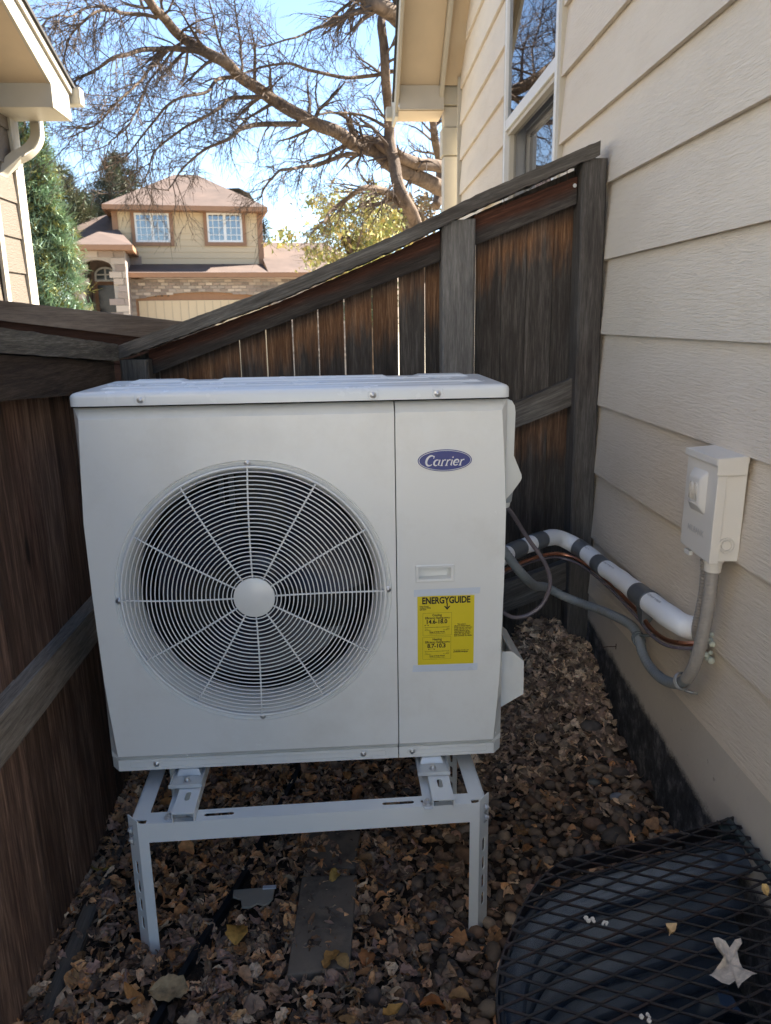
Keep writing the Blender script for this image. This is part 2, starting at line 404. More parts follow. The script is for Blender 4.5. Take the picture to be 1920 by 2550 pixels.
# =================================================================== GROUND
WELLOUT = [(1.385,-.287),(1.263,-.324),(1.049,-.376),(.980,-.396),(.925,-.441),(.877,-.506),(.833,-.580),(.799,-.656),(.784,-.736),(.780,-.84),(.784,-.95),(.80,-1.04),(.84,-1.14),(.90,-1.22),(.99,-1.28),(1.12,-1.32),(1.385,-1.36)]
def inpoly(x, y, P):
    c = False; j = len(P)-1
    for i in range(len(P)):
        if (P[i][1] > y) != (P[j][1] > y) and x < (P[j][0]-P[i][0])*(y-P[i][1])/(P[j][1]-P[i][1])+P[i][0]: c = not c
        j = i
    return c
WC = (1.30, -.84)
def scale_poly(P, k): return [(WC[0]+(x-WC[0])*k, WC[1]+(y-WC[1])*k) for x, y in P]
WELLIN = scale_poly(WELLOUT, .93)
WELLIN[0] = (1.385, -.324); WELLIN[1] = (1.290, -.345); WELLIN[2] = (1.165, -.373); WELLIN[3] = (1.04, -.406)
WELLIN = [WELLIN[0], WELLIN[1], WELLIN[2], WELLIN[3], (.97,-.437), (.915,-.475), (.865,-.53), (.825,-.60), (.803,-.67), (.795,-.74)] + [(x+.012, y) for x, y in WELLOUT[9:]]
BIGW = [(1.6, -.27)] + [(x-.02 if x < 1.3 else x, y+(.02 if y > -.8 else -.02)) for x, y in WELLIN] + [(1.6, -1.4)]
def sm(t): t = max(0., min(1., t)); return t*t*(3-2*t)
def gz(x, y, micro=True):
    t = sm((x-.90)/.47); R0 = .155+.14*sm((y-.25)/.55)
    z = -.40 + t*R0
    z += .13*math.exp(-(((x-1.20)/.14)**2+((y-.88)/.16)**2))
    z += .02*math.exp(-(((x+.12)/.08)**2))
    if micro: z += .012*mnoise.noise(Vector((x*6, y*6, 3))) + .006*mnoise.noise(Vector((x*22, y*22, 1)))
    if y > 3: z -= min((y-3)*.05, 1.4)
    return z
xs = np.concatenate([-np.geomspace(700, 1.0, 26), np.arange(-.6, 1.8, .025), np.geomspace(2.2, 700, 26)])
ys = np.concatenate([-np.geomspace(300, 1.9, 18), np.arange(-1.6, 1.4, .025), np.geomspace(1.6, 900, 34)])
mb = MB(); nx = len(xs); ny = len(ys)
vs = []
for y in ys:
    for x in xs:
        z = gz(x, y, -.7 < x < 2 and -1.7 < y < 1.5)
        if inpoly(x, y, BIGW) and x < 1.6: z = -1.1
        vs.append((x, y, z))
mb.add(vs, [(j*nx+i, j*nx+i+1, (j+1)*nx+i+1, (j+1)*nx+i) for j in range(ny-1) for i in range(nx-1)])
struct(mb.build('ground', SOIL, smooth=True))

# pale concrete patio added unseen behind the camera to bounce sunlight into the shade
struct(MB().box((-1.2,-14,-.43),(6.0,-2.75,-.385)).build('bounce_patio', plain('pale_concrete', (.52,.50,.47), .85, var=.12, nscale=4)))
# hills far behind on the right
mb = MB(); hx = np.linspace(-60, 160, 60); vs = []
for j, (yy, k) in enumerate(((150, 0), (185, .55), (230, 1), (330, .8))):
    for x in hx:
        h = 24*math.exp(-((x-35)/60)**2) + 5*mnoise.noise(Vector((x*.03, yy*.01, 0))) + 1.2*mnoise.noise(Vector((x*.3, yy*.1, 5)))
        vs.append((x, yy, -3+h*k))
n = len(hx); mb.add(vs, [(j*n+i, j*n+i+1, (j+1)*n+i+1, (j+1)*n+i) for j in range(3) for i in range(n-1)])
HILLM = plain('dry_hillside', (.26,.19,.13), .95, var=.35, nscale=.15)
struct(mb.build('hill', HILLM, smooth=True))

# =================================================================== HOUSE ON THE RIGHT
HA = .022; HS = np.array([math.sin(HA), math.cos(HA), 0]); HN = np.array([-math.cos(HA), math.sin(HA), 0])  # HN points out to -X
def H(s, off, z): return np.array([1.40, 0, 0]) + HS*s + HN*off + np.array([0, 0, z])
house = thing('house', 'beige lap siding house on the right with a window above the fence', 'house', (1.6, 0, -.4))
ZB = [.113,.3145,.537,.764,.990,1.2175,1.4435,1.673,1.9055] + [1.9055+.2305*i for i in range(1, 11)]
S0, S1 = -2.6, 4.24; WS0, WS1 = 1.475, 2.50; WZ0, WZ1 = 1.02, 2.95
def lap(s0, s1, z, h=.246, parent=house, mat=SIDING, P=H, zs=0):
    mb = MB(); n = max(2, int((s1-s0)/.35)); prof = [(0, z), (-.0150, z+.001), (-.0310, z+h), (-.0180, z+h)]
    vs = []
    for i in range(n+1):
        s = s0+(s1-s0)*i/n; wob = .0012*mnoise.noise(Vector((s*1.7, z*9, 2)))
        for o_, zz in prof: vs.append(P(s, o_+wob, zz+.0012*mnoise.noise(Vector((s*1.1, z*5, 7)))))
    fs = [(i*4+k, i*4+(k+1)%4, (i+1)*4+(k+1)%4, (i+1)*4+k) for i in range(n) for k in range(4)] + [(3,2,1,0), tuple(n*4+k for k in range(4))]
    mb.add(vs, fs); return mb.build('siding_board', mat, parent)
for z in ZB:
    if z > 4.3: continue
    e0 = S0 if z < 2.35 else -.38+max(0, z+.16-2.6)/.92; e1 = min(S1, 4.40-max(0, z+.16-2.6)/.92)
    if z+.2 > WZ0 and z < WZ1-.05:
        lap(e0, WS0-.045, z); lap(WS1+.045, e1, z)
    else: lap(e0, e1, z)
# sheathing, with the window opening left free
mb = MB()
def hb(mb, s0, s1, o0, o1, z0, z1, mi=0):
    mb.hexa([H(s0,o0,z0),H(s1,o0,z0),H(s1,o1,z0),H(s0,o1,z0),H(s0,o0,z1),H(s1,o0,z1),H(s1,o1,z1),H(s0,o1,z1)], mi)
hb(mb, S0, WS0, -.034, -.13, .125, 2.55); hb(mb, WS1, S1, -.034, -.13, .125, 2.55)
hb(mb, WS0, WS1, -.03, -.13, .125, WZ0); mb.prism([H(-.36,-.034,2.551),H(WS0,-.034,2.551),H(WS0,-.034,WZ1),H(WS1,-.034,WZ1),H(WS1,-.034,2.551),H(4.2,-.034,2.551),H(2.0,-.034,4.62)], HN*-.09)
hb(mb, S0, S1, -3.0, -3.1, .0, 2.55); hb(mb, S0, S0+.1, -.14, -2.99, 0, 2.55); hb(mb, S1-.1, S1, -.14, -2.99, 0, 2.55)
mb.build('wall', TRIM, house)
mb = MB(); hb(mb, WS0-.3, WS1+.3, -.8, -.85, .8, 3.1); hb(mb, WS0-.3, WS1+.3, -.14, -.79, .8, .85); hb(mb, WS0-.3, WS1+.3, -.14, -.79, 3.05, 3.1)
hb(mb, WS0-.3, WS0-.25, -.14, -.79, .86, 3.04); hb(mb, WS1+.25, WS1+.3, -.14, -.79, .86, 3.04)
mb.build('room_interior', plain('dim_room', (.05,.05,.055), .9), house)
mb = MB(); hb(mb, S0, S1, -.003, -.25, -1.3, .1125); fo = mb.build('foundation', FOUND, house)
# window
win = MB()
fr = []
def wbar(mb, s0, s1, z0, z1, o0, o1): hb(mb, s0, s1, o0, o1, z0, z1)
mb = MB(); fw = .030
wbar(mb, WS0, WS0+fw, WZ0, WZ1, .008, -.06); wbar(mb, WS1-fw, WS1, WZ0, WZ1, .012, -.09)
wbar(mb, WS0+fw, WS1-fw, WZ0, WZ0+fw, .012, -.09); wbar(mb, WS0+fw, WS1-fw, WZ1-fw, WZ1, .012, -.09)
wf = mb.build('window', VINYL, house, bevel=.003)
mb = MB(); wbar(mb, WS0+fw, WS1-fw, 1.945, 1.995, .008, -.05); mb.build('meeting_rail', VINYL, wf, bevel=.003)
mb = MB(); wbar(mb, WS0+fw, WS1-fw, 1.925, 1.944, -.004, -.045); wbar(mb, WS0+fw, WS0+fw+.018, WZ0+fw, 1.925, -.012, -.045); wbar(mb, WS1-fw-.022, WS1-fw, WZ0+fw, 1.925, -.012, -.045)
mb.build('screen_frame', plain('beige_screen_frame', (.50,.45,.36), .4), wf, bevel=.002)
mb = MB(); mb.add([H(WS0+fw,-.040,1.99),H(WS1-fw,-.004,1.99),H(WS1-fw,-.004,WZ1-fw),H(WS0+fw,-.040,WZ1-fw)], [(0,1,2,3)]); mb.build('upper_pane', GLASS, wf)
mb = MB(); mb.add([H(WS0+fw,-.07,WZ0+fw),H(WS1-fw,-.07,WZ0+fw),H(WS1-fw,-.07,1.95),H(WS0+fw,-.07,1.95)], [(0,1,2,3)]); mb.build('lower_pane', GLASSL, wf)
mb = MB(); mb.add([H(WS0+.06,-.03,WZ0+fw),H(WS1-.065,-.03,WZ0+fw),H(WS1-.065,-.03,1.926),H(WS0+.06,-.03,1.926)], [(0,1,2,3)]); mb.build('screen', SCREEN, wf)
mb = MB(); vs = []; n = 60
for i in range(n+1):
    s = WS0+.04+(.78)*i/n
    for z in (WZ0-.1, 1.90-.05*math.sin(i*.3)): vs.append(H(s, -.16-.018*math.sin(i*1.15)-.01*math.sin(i*.47), z))
mb.add(vs, [(2*i, 2*i+2, 2*i+3, 2*i+1) for i in range(n)]); mb.build('curtain', CURT, wf, smooth=True)
for a, b in ((WS0-.045, WS0-.002), (WS1+.002, WS1+.045)):
    mb = MB(); hb(mb, a, b, .006, -.029, WZ0-.05, WZ1+.05); mb.build('window_trim', TRIM, house, bevel=.003)
# corner trim and stepped porch corner at the far end
mb = MB(); hb(mb, S1, S1+.03, .014, -.10, -.4, 2.68); mb.build('corner_trim', TRIM2, house, bevel=.003)
for x0, x1, y0, z0, z1 in ((1.40,1.55,4.36,-.4,2.19),(1.385,1.57,4.345,2.195,2.38),(1.40,1.55,4.36,2.385,2.52),(1.37,1.60,4.33,2.525,2.72)):
    MB().box((x0,y0,z0), (x1,y0+.14,z1)).build('porch_post', TRIM2 if x0 != 1.40 else TRIM, house, bevel=.004)
# rake overhang: soffit rising towards the camera, closed by a return box
def pr(a, b, c, d, th, name, mat, par=house):   # quad slab, thickness vector th
    mb = MB(); th = np.array(th); q = [np.array(p, float) for p in (a,b,c,d)]; mb.hexa(q+[p+th for p in q]); return mb.build(name, mat, par, bevel=.003)
RP = .92   # rise per metre towards the camera
def rz(y): return 2.66+(4.30-y)*RP
RY = 2.0
def rz2(y): return rz(RY)-(RY-y)*RP
for (ya, yb, f, tail) in ((4.30, RY, rz, .12), (-.4, RY, rz2, 0)):
    pr((1.07,ya,f(ya)-.02),(1.355,ya,f(ya)-.02),(1.355,yb,f(yb)-.02),(1.07,yb,f(yb)-.02),(0,0,.02),'soffit',SOFF)
    y2 = ya+.04 if tail else ya
    pr((1.045,y2,f(y2)-.15),(1.069,y2,f(y2)-.15),(1.069,yb,f(yb)-.14),(1.045,yb,f(yb)-.14),(0,0,.15),'fascia',TRIM2)
    pr((1.357,ya-.01,f(ya)-.10),(1.385,ya-.01,f(ya)-.10),(1.385,yb,f(yb)-.10),(1.357,yb,f(yb)-.10),(0,0,.12),'frieze_board',TRIM2)
    pr((1.386,ya,f(ya)-.02),(1.52,ya,f(ya)-.02),(1.47,yb,f(yb)-.02),(1.386,yb,f(yb)-.02),(0,0,.02),'soffit',SOFF)
    pr((1.03,ya+tail,f(ya+tail)+.012),(4.6,ya+tail,f(ya+tail)+.012),(4.6,yb,f(yb)+.012),(1.03,yb,f(yb)+.012),(0,0,.03),'roof',SHGRN)
pr((1.28,-2.7,2.56),(4.6,-2.7,3.4),(4.6,-.41,3.4),(1.28,-.41,2.56),(0,0,.03),'roof',SHGRN)
MB().box((1.071,4.29,2.485),(1.39,4.31,2.64)).build('eave_return', TRIM, house, bevel=.003)
MB().box((1.071,4.311,2.478),(1.39,4.62,2.492)).build('return_soffit', SOFF, house)
MB().box((1.045,4.345,2.45),(1.07,4.66,2.66)).build('return_side', TRIM2, house, bevel=.003)
MB().box((1.0,4.60,2.50),(1.30,4.70,2.58)).build('gutter', TRIM2, house, bevel=.01)

# =================================================================== LEFT NEIGHBOUR HOUSE
XL, YC = -1.45, 3.75
lh = thing('house', 'tan house at the far left edge whose eave, gutter and downspout hang over the fence', 'house', (-2.2, YC, -.4))
def HL(s, off, z): return np.array([XL+off, s, z])
c0 = onY(92, 780, YC); XL = c0[0]
for i in range(14):
    z = -.35+.212*i + .02
    if z > 2.45: break
    mb = MB(); s0, s1 = .9, YC-.10
    mb.hexa([(XL,s0,z),(XL,s1,z),(XL-.012,s1,z),(XL-.012,s0,z),(XL-.011,s0,z+.228),(XL-.011,s1,z+.228),(XL-.023,s1,z+.228),(XL-.023,s0,z+.228)])
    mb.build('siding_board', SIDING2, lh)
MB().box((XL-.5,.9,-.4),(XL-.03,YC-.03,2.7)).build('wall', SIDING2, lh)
MB().box((XL-.03,YC-.098,-.4),(XL+.012,YC,2.50)).build('corner_board', TRIM2, lh, bevel=.003)
MB().box((XL-.13,YC+.001,-.4),(XL+.012,YC+.03,2.5)).build('corner_board', TRIM, lh, bevel=.003)
q0 = onX(15, 700, XL)
MB().box((XL+.001,q0[1]-.06,-.3),(XL+.022,q0[1]+.0,q0[2]+.45)).build('window_trim', TRIM2, lh, bevel=.003)
# return box, fascia and soffit of the rake
# rear wing, added unseen past the camera to bounce sunlight into the alley
MB().box((XL-5,-9.0,-.45),(XL-.03,-2.7,4.6)).build('wall', BOUNCE_SIDING, lh)
for i in range(20): MB().box((XL-.029,-9.0,-.40+i*.24),(XL-.012,-2.7,-.178+i*.24)).build('siding_board', BOUNCE_SIDING, lh)
pr_roof = MB(); pr_roof.hexa([(XL-5.3,-9.3,4.61),(XL+.4,-9.3,4.61),(XL+.4,-2.4,4.61),(XL-5.3,-2.4,4.61),(XL-5.3,-9.3,4.8),(XL-2.4,-9.3,6.2),(XL-2.4,-2.4,6.2),(XL-5.3,-2.4,4.8)]); pr_roof.build('roof', SHGRN, lh)
YR = 3.42
B = onY(133,267,YR); xf = B[0]; zb = B[2]; zt = onY(8,192,YR)[2]; ybk = onX(179,296,xf)[1]
F0, F1 = onX(127,209,xf), onX(8,0,xf); D, E1 = onX(184,213,xf+.03), onX(65,0,xf+.03)
k1 = (F1[2]-F0[2])/(F0[1]-F1[1]); k2 = (E1[2]-D[2])/(D[1]-E1[1])
print('rake', k1, k2, F0, F1, D, E1, ybk, xf, zb, zt)
def lzb(y): return F0[2]+(F0[1]-y)*k1          # underside line of the rake
def lzt(y): return D[2]+(D[1]-y)*k2            # roof edge line
YE = .9; YF = D[1]
MB().box((XL-.1,YR,zb),(xf-.001,YR+.02,zt)).build('eave_return', TRIM2, lh, bevel=.002)
MB().box((XL-.1,YR+.021,zb),(xf-.021,ybk,zb+.012)).build('return_soffit', TRIM2, lh)
def rk(y0, y1, x0, x1, f0, f1, name, mat):
    mb = MB(); mb.hexa([(x0,y0,f0(y0)),(x1,y0,f0(y0)),(x1,y1,f0(y1)),(x0,y1,f0(y1)),(x0,y0,f1(y0)),(x1,y0,f1(y0)),(x1,y1,f1(y1)),(x0,y1,f1(y1))]); return mb.build(name, mat, lh, bevel=.002)
rk(YE, YR, xf-.02, xf, lzb, lambda y: lzt(y)-.012, 'fascia', TRIM2)
rk(YR+.0005, ybk, xf-.02, xf, lambda y: zb, lambda y: lzt(y)-.012, 'fascia', TRIM2)
rk(YE, YF, xf+.0005, xf+.016, lambda y: lzt(y)-.055, lambda y: lzt(y)-.013, 'fascia_trim', TRIM)
rk(YE, YR+.02, XL-.3, xf-.0205, lambda y: lzb(y)+.004, lambda y: lzb(y)+.016, 'soffit', SOFF)
rk(YE, YF+.02, XL-1.6, xf+.03, lambda y: lzt(y)-.012, lambda y: lzt(y)+.01, 'roof', SHGRN)
gz0 = D[2]
MB().box((XL-.6,YF+.005,gz0-.105),(xf+.06,YF+.10,gz0-.005)).build('gutter', TRIM2, lh, bevel=.012)
# ribbed downspout: elbow from the gutter back to the wall corner
def dsp(path, wd=.042, dp=.03, name='downspout'):
    P = smooth_path(path, 6); mb = MB(); prof = []
    for k in range(24):
        a = 2*math.pi*k/24; ca, sa = math.cos(a), math.sin(a)
        r_ = 1/max(abs(ca), abs(sa)); rib = 1-.06*(k % 2)
        prof.append((wd*ca*r_*rib, dp*sa*r_*rib))
    vs = []
    for i, p in enumerate(P):
        t = (P[min(i+1,len(P)-1)]-P[max(i-1,0)]).normalized(); sx = Vector((0,1,0)); sx = (sx-t*sx.dot(t)).normalized(); s2 = t.cross(sx)
        for a, b in prof: vs.append(p+sx*a+s2*b)
    n = len(prof); mb.add(vs, [(i*n+k, i*n+(k+1)%n, (i+1)*n+(k+1)%n, (i+1)*n+k) for i in range(len(P)-1) for k in range(n)])
    return mb.build(name, TRIM2, lh, smooth=True, auto=40)
g = lambda px, py, y: tuple(onY(px, py, y))
YG = YF+.05
dsp([g(88,262,YG), g(90,300,YG), g(92,345,YG-.05), g(72,375,YG-.12), g(38,395,YG-.2)])
dsp([g(42,393,YG-.2), g(0,430,YG-.32), g(-40,470,YG-.45)])
# =================================================================== BACK FENCE (sloped top)
bf = thing('fence', 'charcoal wooden fence with a top that climbs to the right up to the beige wall', 'fence', (.65, .88, -.3))
CL = [(-.14,.925),(-.058,.952),(.403,1.109),(.784,1.262),(1.01,1.366),(1.321,1.492),(1.40,1.522)]
def interp(P, x):
    for a, b in zip(P, P[1:]):
        if x <= b[0] or b is P[-1]: return a[1]+(b[1]-a[1])*(x-a[0])/(b[0]-a[0])
def slab_x(name, mat, par, x0, x1, lo, hi, y0, y1, n=30, rag=0, bevel=.002, ragtop=0):
    mb = MB(); vs = []
    for i in range(n+1):
        x = x0+(x1-x0)*i/n
        j = rag*(mnoise.noise(Vector((x*60, 1, 3)))+.6*mnoise.noise(Vector((x*23, 4, 3)))); k = ragtop*(mnoise.noise(Vector((x*50, 8, 3))))
        a = lo(x)+min(j, .004); b = hi(x)+k
        vs += [(x,y0,a),(x,y1,a+.001),(x,y1,b),(x,y0,b)]
    fs = [(i*4+k, i*4+(k+1)%4, (i+1)*4+(k+1)%4, (i+1)*4+k) for i in range(n) for k in range(4)] + [(3,2,1,0), tuple(n*4+k for k in range(4))]
    mb.add(vs, fs); return mb.build(name, mat, par)
slab_x('cap', W_CAP, bf, -.135, 1.385, lambda x: interp(CL, x)+.002, lambda x: interp(CL, x)+.043, .80, .915, 160, rag=.004, ragtop=.0025)
rb = lambda x: .8935+.362*x if x < .95 else 1.262+.376*(x-1.0)
slab_x('top_rail', W_RAIL, bf, -.02, .905, lambda x: rb(x), lambda x: interp(CL, x)-.003, .85, .887, 60, rag=0, ragtop=.003)
slab_x('top_rail', W_RAIL, bf, 1.012, 1.333, lambda x: rb(x), lambda x: interp(CL, x)-.012-.055*max(0, x-1.02)-.0, .85, .887, 40, ragtop=.004)
slab_x('middle_rail', W_RAILG, bf, .0, .905, lambda x: .30+.40*x, lambda x: .39+.40*x, .85, .887, 8)
slab_x('middle_rail', W_RAILG, bf, 1.012, 1.35, lambda x: .690+.37*(x-1.162), lambda x: .772+.42*(x-1.162), .85, .887, 20, ragtop=.003)
slab_x('lower_rail', W_RAILG, bf, -.02, 1.36, lambda x: .033+.37*(x-1.13), lambda x: .142+.33*(x-1.13), .85, .887, 60, ragtop=.003)
bx = [-.09,0,.09,.175,.26,.346,.432,.515,.600,.690,.775,.862,.945,1.025,1.108,1.190,1.277,1.362]
for i, (a, b) in enumerate(zip(bx, bx[1:])):
    gap = .0022 if .2 < a < .8 else .0014
    zt0, zt1 = interp(CL, a)-.006, interp(CL, b)-.006
    zb_ = {13: -.10, 14: -.098, 15: -.055, 16: -.018}.get(i, -.36+random.uniform(-.02,.02)) if a > 1 else -.40
    y = .8885+random.uniform(0, .006)
    P = []
    n = 6
    vs = []
    for k in range(n+1):
        t = k/n; dx = .0015*mnoise.noise(Vector((a*30, t*3, 0)))
        xa, xb = a+gap+dx, b-gap+dx
        za, zb2 = zb_+(zt0-zb_)*t, zb_+(zt1-zb_)*t
        vs += [(xa,y,za),(xb,y,zb2),(xb,y+.016,zb2),(xa,y+.016,za)]
    mb = MB().add(vs, [(k*4+q, k*4+(q+1)%4, (k+1)*4+(q+1)%4, (k+1)*4+q) for k in range(n) for q in range(4)]+[(3,2,1,0), tuple(n*4+q for q in range(4))])
    mb.build('picket', W_PICK, bf)
def post(par, x0, x1, y0, y1, z0, ztop, mat, lean=0, slant=0, ch=.006):
    mb = MB(); n = 10; vs = []
    prof = [(x0+ch,y0),(x1-ch,y0),(x1,y0+ch),(x1,y1),(x0,y1),(x0,y0+ch)]
    for k in range(n+1):
        t = k/n
        for x, y in prof:
            zz = ztop + slant*(x-x0)
            vs.append((x+lean*(1-t)+.001*mnoise.noise(Vector((t*5, x0, 1))), y, z0+(zz-z0)*t))
    m = len(prof); mb.add(vs, [(k*m+q, k*m+(q+1)%m, (k+1)*m+(q+1)%m, (k+1)*m+q) for k in range(n) for q in range(m)]+[tuple(range(m))[::-1], tuple(n*m+q for q in range(m))])
    return mb.build('post', mat, par)
post(bf, .907, 1.011, .82, .8495+.038, -.4, 1.336, W_POST, slant=.07)
post(bf, 1.336, 1.414, .81, .9, -.155, 1.512, W_POSTD, lean=.016)
post(bf, -.098, -.012, .79, .885, -.45, .937, wood('checked_post_wood', 'Z', [(.025,.024,.022),(.12,.11,.095),(.21,.195,.17)], 40, bumpk=1.6), 0)
MB().box((1.30,.91,-.30),(1.36,.93,-.02)).build('ground_stake', W_POST, bf)
# nails
for x, y, z, tilt in ((1.295,.84,1.478,.2),(1.10,.84,1.397,.1)):
    MB().tube([(x,y,z+.02),(x+.004,y,z-.025)], .0014, 5).build('nail', RUST, bf)
MB().lathe([(0,-.002),(.006,-.002),(.006,0)], (1.325,.848,1.44), 'Y', 10).build('nail_head', GALV, bf)

# =================================================================== LEFT FENCE
lf = thing('fence', 'dark brown plank fence running along the left side of the white unit', 'fence', (-.15, 0, -.4))
def slab_y(name, mat, par, y0, y1, lo, hi, x0, x1, n=30, ragt=0, ragb=0):
    mb = MB(); vs = []
    for i in range(n+1):
        y = y0+(y1-y0)*i/n; a = lo(y)+ragb*mnoise.noise(Vector((3, y*15, 1))); b = hi(y)+ragt*(mnoise.noise(Vector((1, y*12, 1)))+.5*mnoise.noise(Vector((1, y*45, 1))))
        vs += [(x0,y,a),(x1,y,a),(x1,y,b),(x0,y,b)]
    mb.add(vs, [(i*4+k, i*4+(k+1)%4, (i+1)*4+(k+1)%4, (i+1)*4+k) for i in range(n) for k in range(4)]+[(3,2,1,0), tuple(n*4+k for k in range(4))])
    return mb.build(name, mat, par)
slab_y('cap', W_LCAP, lf, -2.6, .80, lambda y: .989-.0685*y, lambda y: 1.039-.068*y, -.20, -.10, 90, ragt=.003, ragb=.002)
slab_y('top_rail', W_LTOP, lf, -2.6, .785, lambda y: .893-.065*y, lambda y: .986-.0685*y, -.152, -.113, 60, ragb=.003)
slab_y('middle_rail', W_LRAIL, lf, -2.6, .785, lambda y: .205-.01*y, lambda y: .303-.012*y, -.152, -.107, 60)
y = -2.6; i = 0
while y < .80:
    wd = .138+random.uniform(-.004, .004); y1 = min(y+wd, .80)
    xo_ = -.154+random.uniform(-.002, .001); lean = .018
    mb = MB(); n = 8; vs = []
    for k in range(n+1):
        t = k/n; z = -.46+(.985-.068*y+.46)*t; dx = lean*(1-t)+.003*mnoise.noise(Vector((y*9, t*4, 3)))
        e = .002*mnoise.noise(Vector((y*5, t*9, 5)))
        vs += [(xo_+dx-.017,y+.001+e,z),(xo_+dx,y+.001+e,z),(xo_+dx+.0015*math.sin(y*40),y1-.001+e,z),(xo_+dx-.017,y1-.001+e,z)]
    mb.add(vs, [(k*4+q, k*4+(q+1)%4, (k+1)*4+(q+1)%4, (k+1)*4+q) for k in range(n) for q in range(4)]+[(3,2,1,0), tuple(n*4+q for q in range(4))])
    mb.build('picket', W_LPICK, lf); y = y1+.0012; i += 1
# =================================================================== FENCE FURTHER BACK
ff = thing('fence', 'brown low fence crossing behind the near fences, below the tan house', 'fence', (-.9, 2.2, -.4))
pa = onY(0,748,2.2); pb = onY(430,798,2.2); ma = (pb[2]-pa[2])/(pb[0]-pa[0])
top = lambda x: pa[2]+ma*(x-pa[0])
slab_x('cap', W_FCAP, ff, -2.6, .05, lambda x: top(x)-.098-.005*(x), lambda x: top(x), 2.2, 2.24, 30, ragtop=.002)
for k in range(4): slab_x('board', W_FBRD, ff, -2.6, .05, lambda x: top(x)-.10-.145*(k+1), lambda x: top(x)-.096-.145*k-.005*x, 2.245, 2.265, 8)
for x in (-2.4, -1.2, 0): MB().box((x-.045,2.27,-.5),(x+.045,2.35,1.0)).build('post', W_POSTD, ff)

